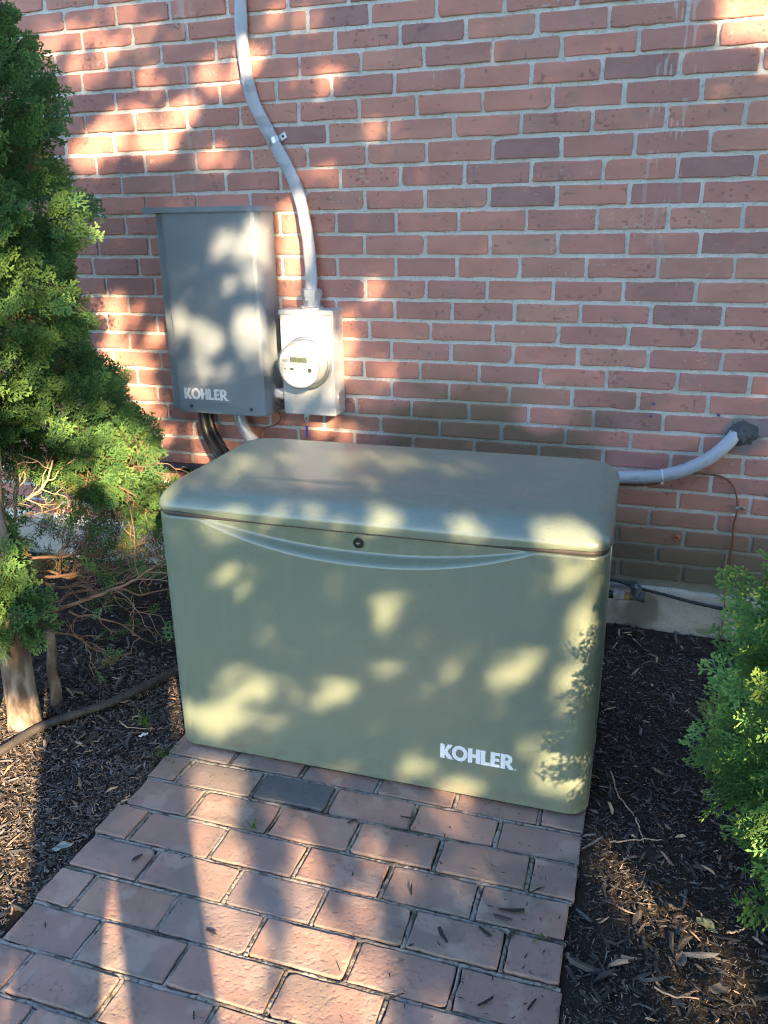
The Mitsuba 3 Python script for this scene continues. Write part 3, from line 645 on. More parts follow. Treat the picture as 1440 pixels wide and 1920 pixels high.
# lock in the scooped handle
lx, lz = -0.594, 0.6335; ly = Y0 + float(smile(np.array([lx]), lz)[0])
lock = put('lock', gturn(lathe_y([(0.0, -0.003), (0.0085, -0.003), (0.0095, -0.0045), (0.0118, -0.0045), (0.0128, -0.002), (0.0128, 0.002)], (lx, ly, lz), 32)), 'm_black', GEN, smooth=30)
tag(lock, 'round black key lock on the front')
put('key_slot', gturn(cat([box((lx - 0.005, ly - 0.0042, lz - 0.0008), (lx + 0.005, ly - 0.0028, lz + 0.0008)), lathe_y([(0.0, -0.0045), (0.0028, -0.0045), (0.0028, -0.0028)], (lx, ly, lz), 16)])), 'm_zinc', lock, smooth=False)
put('washer', gturn(lathe_y([(0.0125, -0.0012), (0.0145, -0.0012), (0.0155, 0.0005), (0.0155, 0.003)], (lx, ly, lz), 32)), 'm_genpaint', lock, smooth=30)
k = put('lettering', gturn(poly_plate(brand(0.0405), Y0 - 0.0006, Y0 + 0.002, (-0.3885, 0.1065))), 'm_white', GEN)
tag(k, 'white brand name in heavy capitals low on the front')

# ------------------------------------------------------------------ transfer switch cabinet
SW = root('transfer_switch_cabinet')
tag(SW, 'tall blue-grey transfer switch cabinet with white capitals near its foot, fixed to the brick wall', 'electrical cabinet')
put('enclosure', rbox((-1.655, -0.118, 0.692), (-1.262, -0.002, 1.374), 0.004), 'm_switch', SW, smooth=30)
def plan_extrude(poly, z0, z1, bev=0.002):
    c = poly.centroid
    ms = []
    m = trimesh.creation.extrude_polygon(poly, z1 - z0, engine='earcut'); m.apply_translation([0, 0, z0]); return m
cov = Polygon([(-1.6095, -0.119), (-1.6095, -0.1440), (-1.6085, -0.1460), (-1.6065, -0.1470), (-1.279, -0.1470), (-1.2770, -0.1465), (-1.2755, -0.1450), (-1.2742, -0.1425), (-1.2712, -0.1415), (-1.2690, -0.1400), (-1.2610, -0.1150), (-1.2595, -0.100), (-1.2595, -0.012), (-1.268, -0.012), (-1.268, -0.119)])
cm = plan_extrude(cov, 0.690, 1.372)
put('door', cm, 'm_switch', SW, smooth=35)
put('door_foot', rbox((-1.6090, -0.1466, 0.6875), (-1.2775, -0.1190, 0.6955), 0.003), 'm_switch', SW, smooth=30)
cap = sbox(-1.682, -0.153, -1.2535, -0.002)
arc = [(-1.2535 - 0.045 + 0.045 * math.cos(a), -0.153 + 0.045 + 0.045 * math.sin(a)) for a in np.radians(np.linspace(-90, 0, 12))]
cap = Polygon([(-1.682, -0.002), (-1.682, -0.150), (-1.679, -0.153)] + arc + [(-1.2535, -0.002)])
capm = cat([plan_extrude(cap, 1.3725, 1.3885), plan_extrude(cap.buffer(-0.0018), 1.3885, 1.3900)])
put('top_cap', capm, 'm_switch', SW, smooth=25)
k = put('lettering', poly_plate(brand(0.0400), -0.1476, -0.1462, (-1.5870, 0.7385)), 'm_white', SW)
tag(k, 'white brand name in heavy capitals')
for sx in (-1.5625, -1.3220):
    s = put('screw', lathe_y([(0.0, -0.0025), (0.0045, -0.0022), (0.0062, -0.001), (0.0062, 0.001)], (sx, -0.147, 0.7125), 16), 'm_rubber', SW, smooth=30)
    put('recess', box((sx - 0.0035, -0.1500, 0.7117), (sx + 0.0035, -0.1494, 0.7133)), 'm_zinc', s)
k = put('latch_slot', cat([rbox((-1.463, -0.1490, 0.7265), (-1.4085, -0.1460, 0.7325), 0.0014, 10)]), 'm_switch', SW, smooth=30)
for sz in (0.705, 0.735, 1.31):
    put('rivet', cyl((-1.2598, -0.060, sz), (-1.2572, -0.060, sz), 0.004, 12), 'm_zinc', SW, smooth=30)

# ------------------------------------------------------------------ meter box, meter
MB = root('meter_box')
tag(MB, 'pale grey steel box carrying the round electric meter, right of the tall cabinet', 'meter box')
put('box', rbox((-1.2125, -0.1050, 0.6945), (-1.0185, -0.002, 1.0465), 0.0035), 'm_meterbox', MB, smooth=30)
put('cover_cap', cat([rbox((-1.2155, -0.1085, 1.0400), (-1.0155, -0.002, 1.0560), 0.0022)]), 'm_meterbox', MB, smooth=30)
put('side_flange', rbox((-1.0215, -0.1062, 0.6965), (-1.0168, -0.092, 1.0398), 0.0018), 'm_meterbox', MB, smooth=30)
kx = lambda r, z0: None
kn = trimesh.creation.cylinder(radius=0.0235, height=0.003, sections=36); kn.apply_transform(trimesh.transformations.rotation_matrix(math.pi / 2, [0, 1, 0])); kn.apply_translation([-1.0180, -0.052, 0.750])
put('knockout', kn, 'm_zinc', MB, smooth=30)
for sz in (0.865, 0.90): put('screw', cyl((-1.0185, -0.098, sz), (-1.0160, -0.098, sz), 0.003, 10), 'm_zinc', MB, smooth=30)
hx = -1.128
put('hasp', cat([rbox((hx - 0.009, -0.1075, 0.672), (hx + 0.009, -0.1052, 0.700), 0.001, 8)]), 'm_zinc', MB, smooth=30)
put('hasp_hole', lathe_y([(0.0, -0.0028), (0.0038, -0.0028)], (hx, -0.105, 0.6815), 14), 'm_rubber', MB)
put('seal_wire', cat([tube(catmull([(hx - 0.030, -0.1065, 0.707), (hx - 0.024, -0.109, 0.7085), (hx - 0.010, -0.109, 0.704), (hx + 0.006, -0.109, 0.698), (hx + 0.014, -0.108, 0.691)], 6), 0.0009, 6), tube(catmull([(hx, -0.1085, 0.680), (hx + 0.004, -0.110, 0.668), (hx + 0.002, -0.110, 0.655), (hx - 0.002, -0.109, 0.666), (hx, -0.1085, 0.680)], 6), 0.0008, 6)]), 'm_zinc', MB, smooth=True)
put('seal_tag', rbox((hx - 0.0045, -0.1115, 0.616), (hx + 0.005, -0.1080, 0.657), 0.0014, 10), 'm_blue', MB, smooth=30)
tag(MB + '__seal_tag', 'small blue seal tag hanging below the box')
ML = root('electric_meter')
tag(ML, 'round electric meter with clear cover and small grey display plugged into the pale box', 'electric meter')
mc = (-1.1145, 0.0, 0.8800)
put('mounting_ring', lathe_y([(0.072, -0.104), (0.0905, -0.104), (0.0915, -0.107), (0.0905, -0.1225), (0.0875, -0.1245), (0.082, -0.1245)], mc, 56), 'm_zinc', ML, smooth=30)
put('glass_cover', lathe_y([(0.0815, -0.116), (0.0800, -0.150), (0.0785, -0.188), (0.0765, -0.1955), (0.0700, -0.2000), (0.040, -0.2015), (0.0, -0.2020)], mc, 64), 'm_glass', ML, smooth=50)
put('body', lathe_y([(0.0745, -0.106), (0.0735, -0.150), (0.0725, -0.1785), (0.0715, -0.1800), (0.0, -0.1802)], mc, 56), 'm_whitepl', ML, smooth=30)
fp = -0.1802
put('rim', lathe_y([(0.0735, -0.176), (0.0752, -0.1775), (0.0752, -0.1815), (0.0735, -0.183), (0.0722, -0.1815)], mc, 56), 'm_hub', ML, smooth=40)
d = put('display', rbox((-1.1475, fp - 0.0016, 0.8905), (-1.0850, fp + 0.002, 0.9090), 0.0012, 8), 'm_lcd', ML, smooth=30)
dg = meshkit.text_mesh('27051', 0.0105, 0.0004); v = np.array(dg.vertices)
put('digits', tm(np.stack([v[:, 0] * 0.8 - 1.1360, fp - 0.0020 + v[:, 2], v[:, 1] + 0.8940], -1), dg.faces), 'm_ink', d)
low = Point(0, 0).buffer(0.0690, 40).intersection(sbox(-0.060, -0.1, 0.060, -0.0270))
npk = put('nameplate', poly_plate(low, fp - 0.0008, fp + 0.001, (mc[0], mc[2])), 'm_white', ML)
tag(npk, 'white label with fine print in the lower part of the dial')
bars = []
gb = np.random.default_rng(8)
for (zz, xa, xb, h) in ((-0.0315, -0.026, 0.028, 0.0011), (-0.0365, -0.036, 0.036, 0.0016), (-0.0430, -0.034, 0.034, 0.0018), (-0.0465, -0.030, 0.030, 0.0012), (-0.0505, -0.031, 0.020, 0.0008), (-0.0570, -0.020, 0.026, 0.0015), (-0.0605, -0.006, 0.012, 0.0008)):
    x = xa
    while x < xb:
        w = gb.uniform(0.0012, 0.0048); bars.append(sbox(x, zz, min(x + w, xb), zz + h)); x += w + gb.uniform(0.0006, 0.0013)
put('fine_print', poly_plate(union_all(bars), fp - 0.0011, fp + 0.0005, (mc[0], mc[2])), 'm_ink', npk)
for (x, z, r) in ((-0.0515, -0.0105, 0.0026), (0.0185, -0.0125, 0.0026), (-0.031, 0.0560, 0.0018), (0.0560, 0.0050, 0.0016)):
    put('indicator', lathe_y([(0.0, fp - 0.001), (r, fp - 0.001), (r, fp + 0.001)], mc[:1] + (0,) + mc[2:], 14) if False else lathe_y([(0.0, -0.001), (r, -0.001), (r, 0.001)], (mc[0] + x, fp, mc[2] + z), 14), 'm_ink', ML)
put('optical_port', poly_plate(Polygon([(-0.033, -0.0155), (-0.022, -0.0155), (-0.0165, -0.0115), (-0.022, -0.0075), (-0.033, -0.0075)]), fp - 0.0014, fp + 0.001, (mc[0], mc[2])), 'm_ink', ML)
put('reset_button', lathe_y([(0.0, -0.0035), (0.0035, -0.0033), (0.0042, -0.001), (0.0075, -0.0012), (0.0085, 0.001)], (mc[0] + 0.038, fp, mc[2] - 0.0145), 18), 'm_ink', ML, smooth=30)
put('badge', poly_plate(sbox(-0.062, 0.012, -0.040, 0.0235), fp - 0.0012, fp + 0.001, (mc[0], mc[2])), 'm_hub', ML)

# ------------------------------------------------------------------ service cable, its connector and strap
pth = [(-1.316, -0.016, 2.75), (-1.322, -0.016, 2.35), (-1.3300, -0.016, 2.00), (-1.3320, -0.016, 1.88), (-1.3100, -0.016, 1.727), (-1.2400, -0.018, 1.589), (-1.1640, -0.022, 1.448), (-1.1290, -0.034, 1.314), (-1.1130, -0.048, 1.194), (-1.1110, -0.055, 1.110)]
cp = catmull(pth, 12)
gw = np.random.default_rng(2)
put('service_cable', tube(cp, 0.0215 + 0.0007 * np.sin(np.arange(len(cp)) * 0.7), 20, r2=0.0125, wob=1 + gw.normal(0, 0.004, (len(cp), 20))), 'm_conduit', smooth=True)
tag('service_cable', 'flattened grey service cable curving down the brick wall to the meter box', 'cable')
HB = root('cable_connector')
hc = (-1.1110, -0.055)
tag(HB, 'metal cable connector with two hexagonal nuts on top of the meter box', 'cable connector')
put('flange', cat([cyl((*hc, 1.0545), (*hc, 1.0620), 0.040, 36), cyl((*hc, 1.0620), (*hc, 1.0660), 0.040, 36, 0.033)]), 'm_hub', HB, smooth=30)
put('sleeve', cyl((*hc, 1.064), (*hc, 1.086), 0.0295, 30), 'm_hub', HB, smooth=30)
put('hexagonal_nut', hexnut((*hc, 1.0855), (*hc, 1.0965), 0.0345), 'm_hub', HB, smooth=20)
put('hexagonal_nut', cat([hexnut((*hc, 1.0985), (*hc, 1.1190), 0.0360), cyl((*hc, 1.096), (*hc, 1.099), 0.030, 30), cyl((*hc, 1.1185), (*hc, 1.1225), 0.031, 30)]), 'm_hub', HB, smooth=20)
for a in (0.6, 2.5): put('screw', cyl((hc[0] + 0.036 * math.cos(a), hc[1] - 0.03 * math.sin(a), 1.0635), (hc[0] + 0.036 * math.cos(a), hc[1] - 0.03 * math.sin(a), 1.0680), 0.0042, 12), 'm_zinc', HB, smooth=30)
ST = root('cable_strap')
i0 = int(np.argmin(np.abs(cp[:, 2] - 1.592))); tdir = norm(cp[i0 + 1] - cp[i0 - 1])
put('band', tube([cp[i0] - tdir * 0.010, cp[i0] - tdir * 0.0095, cp[i0] + tdir * 0.0095, cp[i0] + tdir * 0.010], [0.0222, 0.0236, 0.0236, 0.0222], 24, r2=np.array([0.0132, 0.0145, 0.0145, 0.0132]), caps=False), 'm_zinc', ST, smooth=30)
sd = norm(np.cross(tdir, [0, -1, 0])); sd = sd if sd[0] > 0 else -sd
ctr = cp[i0] + sd * 0.0335; ctr[1] = -0.0045
ear = rbox((-0.0155, -0.0013, -0.0105), (0.0125, 0.0013, 0.0105), 0.0012, 8)
M = np.stack([sd, [0, 1, 0], np.cross(sd, [0, 1, 0])], 1)
put('ear', tm(np.array(ear.vertices) @ M.T + ctr, ear.faces), 'm_zinc', ST, smooth=30)
put('nail_hole', lathe_y([(0.0, -0.0018), (0.0042, -0.0018)], tuple(ctr), 14), 'm_rubber', ST)
tag(ST, 'zinc strap with one ear holding the grey service cable to the wall', 'cable strap')

# ------------------------------------------------------------------ conduits and wires low on the wall
bp = catmull([(-1.560, -0.078, 0.715), (-1.559, -0.080, 0.668), (-1.545, -0.088, 0.600), (-1.495, -0.110, 0.535), (-1.425, -0.160, 0.487), (-1.33, -0.24, 0.44), (-1.20, -0.36, 0.39), (-1.08, -0.46, 0.36)], 10)
BK = root('black_conduit')
put('pipe', tube(bp, 0.0185, 18), 'm_black', BK, smooth=True)
put('pipe', tube(bp + np.array([0.016, 0.020, 0.014]), 0.0135, 14), 'm_black', BK, smooth=True)
put('fitting', cat([cyl((-1.560, -0.078, 0.688), (-1.560, -0.078, 0.700), 0.026, 24), cyl((-1.560, -0.078, 0.684), (-1.560, -0.078, 0.689), 0.021, 24)]), 'm_rubber', BK, smooth=30)
put('lock_tab', box((-1.572, -0.108, 0.686), (-1.556, -0.1035, 0.692)), 'm_white', BK)
tag(BK, 'pair of black conduits curving from under the tall cabinet to behind the generator', 'conduit')
fp_ = catmull([(-1.406, -0.082, 0.715), (-1.404, -0.083, 0.680), (-1.392, -0.088, 0.635), (-1.360, -0.100, 0.597), (-1.305, -0.125, 0.565), (-1.24, -0.17, 0.535), (-1.15, -0.26, 0.50), (-1.05, -0.40, 0.47), (-0.95, -0.50, 0.45)], 14)
n = len(fp_); th = np.arange(22) * 2 * np.pi / 22; ss = np.arange(n)
wob = 1 + 0.055 * np.sin(ss[:, None] * 1.9 + 1.6 * np.sin(th[None] + 1)) + 0.05 * (meshkit.noise(np.stack(np.broadcast_arrays(ss[:, None] * 0.45, np.cos(th)[None] * 2, np.sin(th)[None] * 2), -1), 3) - 0.5)
put('flexible_conduit', tube(fp_, 0.0215, 22, wob=wob), 'm_foil', smooth=50)
tag('flexible_conduit', 'wrinkled silver-grey flexible conduit dropping from under the tall cabinet behind the generator', 'conduit')
NP = root('pipe_nipple')
put('pipe', cyl((-1.262, -0.062, 0.757), (-1.212, -0.062, 0.757), 0.0185, 24), 'm_conduit', NP, smooth=30)
put('coupling', cyl((-1.238, -0.062, 0.757), (-1.212, -0.062, 0.757), 0.0215, 24), 'm_conduit', NP, smooth=30)
tag(NP, 'short grey pipe joining the tall cabinet to the meter box', 'pipe')
put('bonding_wire', cyl((-1.262, -0.070, 0.722), (-1.212, -0.070, 0.722), 0.0022, 8), 'm_copper', smooth=True)
tag('bonding_wire', 'thin copper wire crossing just below the short pipe beside the meter box', 'wire')
put('copper_wire', tube(catmull([(-1.272, -0.040, 0.700), (-1.268, -0.040, 0.686), (-1.261, -0.036, 0.657), (-1.289, -0.030, 0.631), (-1.330, -0.028, 0.617), (-1.343, -0.040, 0.590), (-1.33, -0.10, 0.50)], 8), 0.0022, 8), 'm_copper', smooth=True)
tag('copper_wire', 'thin copper wire curling down from the lower right corner of the tall cabinet', 'wire')
put('black_pipe', tube(catmull([(-3.4, -0.032, 0.428), (-2.4, -0.032, 0.430), (-1.827, -0.032, 0.4335), (-1.55, -0.032, 0.441), (-1.15, -0.032, 0.452)], 8), 0.0185, 18), 'm_black', smooth=True)
tag('black_pipe', 'black horizontal pipe along the wall left of the generator, partly behind the shrub', 'pipe')
rp = catmull([(-0.42, -0.30, 0.50), (-0.28, -0.14, 0.520), (-0.15, -0.065, 0.531), (-0.060, -0.048, 0.535), (0.015, -0.047, 0.541), (0.075, -0.047, 0.550), (0.127, -0.046, 0.566), (0.175, -0.045, 0.590), (0.218, -0.043, 0.619), (0.255, -0.034, 0.654), (0.281, -0.012, 0.683), (0.292, 0.03, 0.697)], 12)
n = len(rp); th = np.arange(22) * 2 * np.pi / 22; ss = np.arange(n)
wob = 1 + 0.07 * (meshkit.noise(np.stack(np.broadcast_arrays(ss[:, None] * 0.18, np.cos(th)[None] * 2, np.sin(th)[None] * 2), -1), 6) - 0.5) + 0.02 * np.sin(ss[:, None] * 0.9 + th[None])
RW = root('grey_conduit')
put('pipe', tube(rp, 0.0205, 22, wob=wob), 'm_conduit', RW, smooth=50)
i1 = int(np.argmin(np.abs(rp[:, 0] - 0.083))); td = norm(rp[i1 + 1] - rp[i1 - 1])
put('tie', cat([tube([rp[i1] - td * 0.0015, rp[i1] + td * 0.0015], 0.0222, 22, caps=False), rbox(rp[i1] + [-0.004, -0.006, -0.029], rp[i1] + [0.004, 0.002, -0.020], 0.001, 8)]), 'm_white', RW, smooth=30)
tag(RW, 'pale grey conduit curving from behind the generator into the wall at right', 'conduit')
sp = trimesh.creation.icosphere(subdivisions=4, radius=1.0); v = np.array(sp.vertices)
nn = 1 + 0.55 * (meshkit.fbm(v * 2.4 + 5, 4, 2) - 0.5)
v = v * nn[:, None] * [0.037, 0.031, 0.036]
v[:, 0] += 0.008 * (v[:, 2] / 0.04); v += [0.297, 0.004, 0.688]
v2 = np.array(sp.vertices); n2 = 1 + 1.0 * (meshkit.fbm(v2 * 1.9 + 11, 4, 5) - 0.5)
v2 = v2 * n2[:, None] * [0.042, 0.0055, 0.036] + [0.306, -0.001, 0.691]
put('duct_seal', cat([tm(v, sp.faces), tm(v2, sp.faces)]), 'm_putty', smooth=True)
tag('duct_seal', 'lump of dark grey sealing putty where the pale conduit enters the wall', 'putty seal')
wp = catmull([(-0.40, -0.20, 0.49), (-0.20, -0.06, 0.500), (-0.059, -0.030, 0.505), (0.050, -0.026, 0.512), (0.130, -0.010, 0.541), (0.180, -0.008, 0.5535), (0.226, -0.008, 0.555), (0.266, -0.008, 0.550), (0.298, -0.008, 0.527), (0.317, -0.008, 0.485), (0.323, -0.009, 0.44), (0.319, -0.009, 0.391), (0.323, -0.009, 0.325), (0.3175, -0.009, 0.26), (0.3235, -0.010, 0.200), (0.319, -0.018, 0.150), (0.3255, -0.024, 0.105), (0.324, -0.024, 0.055), (0.327, -0.026, 0.01), (0.325, -0.03, -0.04)], 7)
put('ground_wire', tube(wp, 0.0029, 8), 'm_copper', smooth=True)
tag('ground_wire', 'dull copper ground wire running out below the pale conduit and down the wall at right', 'wire')
for (x, z, lab) in ((0.3225, 0.450, 'upper'), (0.3225, 0.197, 'lower')):
    k = root('wire_clip')
    put('saddle', lathe_y([(0.0, -0.0160), (0.0055, -0.0150), (0.0078, -0.010), (0.0080, -0.003)], (x, 0, z), 16), 'm_zinc', k, smooth=40)
    put('plate', rbox((x - 0.004, -0.0062, z - 0.0055), (x + 0.027, -0.0035, z + 0.0055), 0.0012, 8), 'm_zinc', k, smooth=30)
    put('screw', lathe_y([(0.0, -0.0125), (0.0036, -0.0115), (0.0052, -0.0085), (0.0052, -0.005)], (x + 0.021, 0, z + 0.001), 14), 'm_zinc', k, smooth=40)
    tag(k, f'{lab} zinc clip holding the copper ground wire to the wall at right', 'wire clip')
put('black_cable', tube(catmull([(-0.60, -0.05, 0.205), (-0.30, -0.03, 0.185), (-0.052, -0.024, 0.159), (0.051, -0.024, 0.137), (0.140, -0.024, 0.1225), (0.226, -0.034, 0.1115), (0.322, -0.036, 0.1020), (0.419, -0.026, 0.096), (0.7, -0.024, 0.085), (1.4, -0.024, 0.075)], 8), 0.0052, 10), 'm_black', smooth=True)
tag('black_cable', 'thin black cable sagging along the concrete footing right of the generator', 'cable')
GF = root('gas_fitting'); gy_, gz_ = -0.105, 0.140
tag(GF, 'black gas pipe with brass and steel fittings sticking out behind the right of the generator', 'pipe fitting')
put('pipe', cyl((-0.30, gy_, gz_), (-0.030, gy_, gz_), 0.0135, 18), 'm_black', GF, smooth=30)
put('steel_nut', cat([hexnut((-0.034, gy_, gz_), (-0.018, gy_, gz_), 0.0185), hexnut((-0.014, gy_, gz_), (0.000, gy_, gz_), 0.0165)]), 'm_zinc', GF, smooth=20)
put('brass_nut', hexnut((0.001, gy_, gz_), (0.020, gy_, gz_), 0.0150), 'm_brass', GF, smooth=20)
put('tee', cat([cyl((0.019, gy_, gz_ + 0.003), (0.060, gy_, gz_ + 0.003), 0.0150, 18), cyl((0.036, gy_, gz_), (0.036, gy_, gz_ + 0.036), 0.0150, 18), cyl((0.036, gy_, gz_ + 0.030), (0.036, gy_, gz_ + 0.040), 0.018, 18), cyl((0.052, gy_, gz_ + 0.003), (0.068, gy_, gz_ + 0.003), 0.0185, 18), cyl((0.036, gy_, gz_), (0.036, 0.0, gz_ + 0.001), 0.0125, 14)]), 'm_putty', GF, smooth=30)
put('valve_tab', rbox((0.031, gy_ - 0.017, gz_ + 0.038), (0.041, gy_ + 0.006, gz_ + 0.044), 0.0015, 8), 'm_zinc', GF, smooth=30)

# ------------------------------------------------------------------ hose on the left bed
hp = [(-1.72, -1.62, 0.016), (-1.60, -1.42, 0.020), (-1.540, -1.295, 0.022), (-1.515, -1.190, 0.024), (-1.482, -1.120, 0.022), (-1.405, -1.012, 0.020), (-1.355, -0.90, 0.020), (-1.312, -0.780, 0.018), (-1.25, -0.60, 0.015), (-1.15, -0.40, 0.01)]
put('soaker_hose', tube(catmull(hp, 8), 0.0115, 16), 'm_hose', smooth=True)
tag('soaker_hose', 'dark weathered hose lying across the mulch at the foot of the left shrub', 'hose')

# ------------------------------------------------------------------ arborvitae shrubs
def make_frond(seed, dense=1.0):
    """one flat arborvitae spray, unit length: kite-shaped scale shoots along forking side shoots"""
    g = np.random.default_rng(seed)
    V, F, Tp = [], [], []
    def add(a, b, w, t0, t1, mid=0.6):
        d = b - a; side = np.array([-d[1], d[0], 0.0]); side /= np.linalg.norm(side) + 1e-9
        n = len(V); m = a + d * mid
        V.extend([a, m + side * w, b, m - side * w]); F.extend([[n, n + 1, n + 2], [n, n + 2, n + 3]]); Tp.extend([t0, t0 * 0.5 + t1 * 0.5, t1, t0 * 0.5 + t1 * 0.5])
    nseg = 6; ax = [np.array([0.0, 0, 0])]; a = g.normal(0, 0.1)
    for i in range(nseg):
        a += g.normal(0, 0.09); ax.append(ax[-1] + np.array([math.cos(a), math.sin(a), 0]) / nseg)
    ax = np.array(ax)
    for i in range(nseg): add(ax[i] - (ax[i + 1] - ax[i]) * 0.15, ax[i + 1] + (ax[i + 1] - ax[i]) * 0.2, 0.018, i / nseg * 0.5, (i + 1) / nseg * 0.5 + (0.5 if i == nseg - 1 else 0))
    ns = int(11 * dense)
    for s in range(ns):
        t = 0.12 + 0.86 * s / ns; f_ = t * nseg; i = min(int(f_), nseg - 1); p = ax[i] + (ax[i + 1] - ax[i]) * (f_ - i)
        base = math.atan2(*(ax[i + 1] - ax[i])[1::-1]); sg = 1 if s % 2 else -1
        ang = base + sg * math.radians(g.uniform(36, 54))
        Ls = (0.48 * (1 - t) ** 0.7 * min(1, t / 0.16 + 0.45) + 0.10) * g.uniform(0.8, 1.15)
        q = p.copy(); k = max(2, int(Ls / 0.125)); dz = g.normal(0, 0.07)
        for j in range(k):
            ang -= sg * math.radians(g.uniform(3, 9))
            step = Ls / k; nq = q + np.array([math.cos(ang), math.sin(ang), 0]) * step
            nq[2] = dz * (j + 1) / k
            add(q - (nq - q) * 0.1, nq + (nq - q) * 0.2, 0.0260, t * 0.4 + 0.2 * j / k, t * 0.4 + 0.2 * (j + 1) / k + (0.4 if j == k - 1 else 0), 0.65)
            if j < k - 1 or k == 2:
                for ss in (1, -1):
                    if g.random() < 0.12: continue
                    a2 = ang + ss * math.radians(g.uniform(34, 50)); l2 = min(0.17, step * g.uniform(0.95, 1.35)) * (1 - 0.30 * j / k)
                    m = q + (nq - q) * g.uniform(0.2, 0.6); e = m + np.array([math.cos(a2), math.sin(a2), g.normal(0, 0.12)]) * l2
                    add(m, e, 0.0260, 0.35 + 0.2 * t, 1.0, 0.65)
            q = nq
    V = np.array(V)
    V[:, 2] += -0.16 * V[:, 0] ** 2 + 0.25 * np.abs(V[:, 1]) ** 1.4 * g.choice([-1, 1])
    return V, np.array(F), np.array(Tp)
FRONDS = [make_frond(100 + i) for i in range(7)]
THIN = [make_frond(200 + i, 0.6) for i in range(4)]
DARK = np.array([0.040, 0.102, 0.040]); BLUE = np.array([0.052, 0.140, 0.072]); MID = np.array([0.095, 0.200, 0.056]); TIP = np.array([0.29, 0.41, 0.10]); BROWN = np.array([0.16, 0.085, 0.045])
def spray(items):
    """items: (position, axis, normal, size, tint 0..1 of fresh growth, brown 0..1, lib) -> one coloured mesh"""
    VV, FF, CC, off = [], [], [], 0
    g = np.random.default_rng(3)
    for (P, ax, nm, L, fresh, brown, lib) in items:
        V, F, Tp = lib[int(g.integers(len(lib)))]
        ax = norm(ax); y = norm(np.cross(nm, ax)); z = np.cross(ax, y)
        W = V * L
        VV.append(W[:, :1] * ax + W[:, 1:2] * y + W[:, 2:] * z + P); FF.append(F + off); off += len(V)
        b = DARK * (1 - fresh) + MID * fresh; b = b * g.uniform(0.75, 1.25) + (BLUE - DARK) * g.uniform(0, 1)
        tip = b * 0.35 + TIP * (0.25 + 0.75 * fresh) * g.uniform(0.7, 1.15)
        s = np.clip((Tp - 0.25) / 0.75, 0, 1)[:, None] ** 1.5
        c = b * (1 - s) + tip * s
        CC.append(c * (1 - brown) + BROWN * g.uniform(0.7, 1.4) * brown)
    return np.vstack(VV), np.vstack(FF), np.clip(np.vstack(CC), 0, 1)
def crown(blobs, seed, axis_xy, fresh=(0.2, 0.7), size=(0.075, 0.115), up=0.35, brown_below=None):
    """fronds over a union of ellipsoids (centre, radii, count): outer shell plus a sparser inside"""
    g = np.random.default_rng(seed); items = []
    B = [(np.array(c, float), np.array(r, float)) for c, r, _ in blobs]
    for bi, (c, r, n) in enumerate(blobs):
        c, r = np.array(c, float), np.array(r, float)
        d = norm(g.normal(0, 1, (n, 3)))
        lump = 0.80 + 0.38 * meshkit.noise(d * 2.3 + bi * 7, 5)
        dep = np.where(g.random(n) < 0.68, g.uniform(0.84, 1.02, n), g.uniform(0.35, 0.86, n))
        for k in range(n):
            P = c + d[k] * r * lump[k] * dep[k]
            if any(j != bi and np.sum(((P - b[0]) / b[1]) ** 2) < 0.42 for j, b in enumerate(B)) or P[1] > -0.02: continue
            out = norm(d[k] / r)
            rad = norm(np.array([P[0] - axis_xy[0], P[1] - axis_xy[1], 0.0]))
            ax = norm(out * 0.65 + rad * 0.35 + np.array([0, 0, up + g.normal(0, 0.30)]) + g.normal(0, 0.30, 3))
            nm = norm(np.cross(ax, [0, 0, 1.0]) + g.normal(0, 0.55, 3) + out * g.uniform(-0.2, 0.9))
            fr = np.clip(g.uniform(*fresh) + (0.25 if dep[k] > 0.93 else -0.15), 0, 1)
            br = 0.0
            if dep[k] < 0.7 and g.random() < 0.35: br = g.uniform(0.4, 1)
            elif g.random() < 0.025: br = g.uniform(0.3, 0.9)
            L = g.uniform(*size) * (0.85 if dep[k] < 0.7 else 1)
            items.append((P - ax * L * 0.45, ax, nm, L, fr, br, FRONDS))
    return items
def branchy(start, end, r0, r1, g, sag=0.0, n=9, wig=0.02):
    s, e = np.array(start, float), np.array(end, float); t = np.linspace(0, 1, n)[:, None]
    P = s + (e - s) * t + np.array([0, 0, -sag]) * (4 * t * (1 - t)); P[1:-1] += g.normal(0, wig, (n - 2, 3)) * np.linalg.norm(e - s)
    P = catmull(P, 4); return P, np.linspace(r0, r1, len(P))
def twigs(P, r, g, n, lmin, lmax, rad=0.0016, up=0.2, t0=0.2):
    """side twigs on the branch P, each forking once; returns meshes and tip positions with directions"""
    ms, tips = [], []
    for _ in range(n):
        i = int(g.uniform(t0, 0.98) * (len(P) - 2)); d = norm(P[i + 1] - P[i])
        ax = norm(d * 0.7 + norm(g.normal(0, 1, 3)) * 0.8 + [0, 0, up]); L = g.uniform(lmin, lmax)
        Q = P[i] + np.cumsum(np.vstack([[0, 0, 0], norm(ax + g.normal(0, 0.25, (6, 3))) * L / 6]), 0); Q = catmull(Q, 3)
        ms.append(tube(Q, np.linspace(rad * 1.5, rad * 0.7, len(Q)), 4)); tips.append((Q[-1], norm(Q[-1] - Q[-4])))
        for __ in range(2):
            j = int(g.uniform(0.3, 0.8) * len(Q)); a2 = norm(norm(Q[j] - Q[j - 1]) + norm(g.normal(0, 1, 3)) * 0.8)
            W = Q[j] + np.cumsum(np.vstack([[0, 0, 0], norm(a2 + g.normal(0, 0.2, (4, 3))) * L * 0.5 / 4]), 0)
            ms.append(tube(catmull(W, 3), np.linspace(rad, rad * 0.6, 13), 4)); tips.append((W[-1], norm(W[-1] - W[-2])))
    return ms, tips
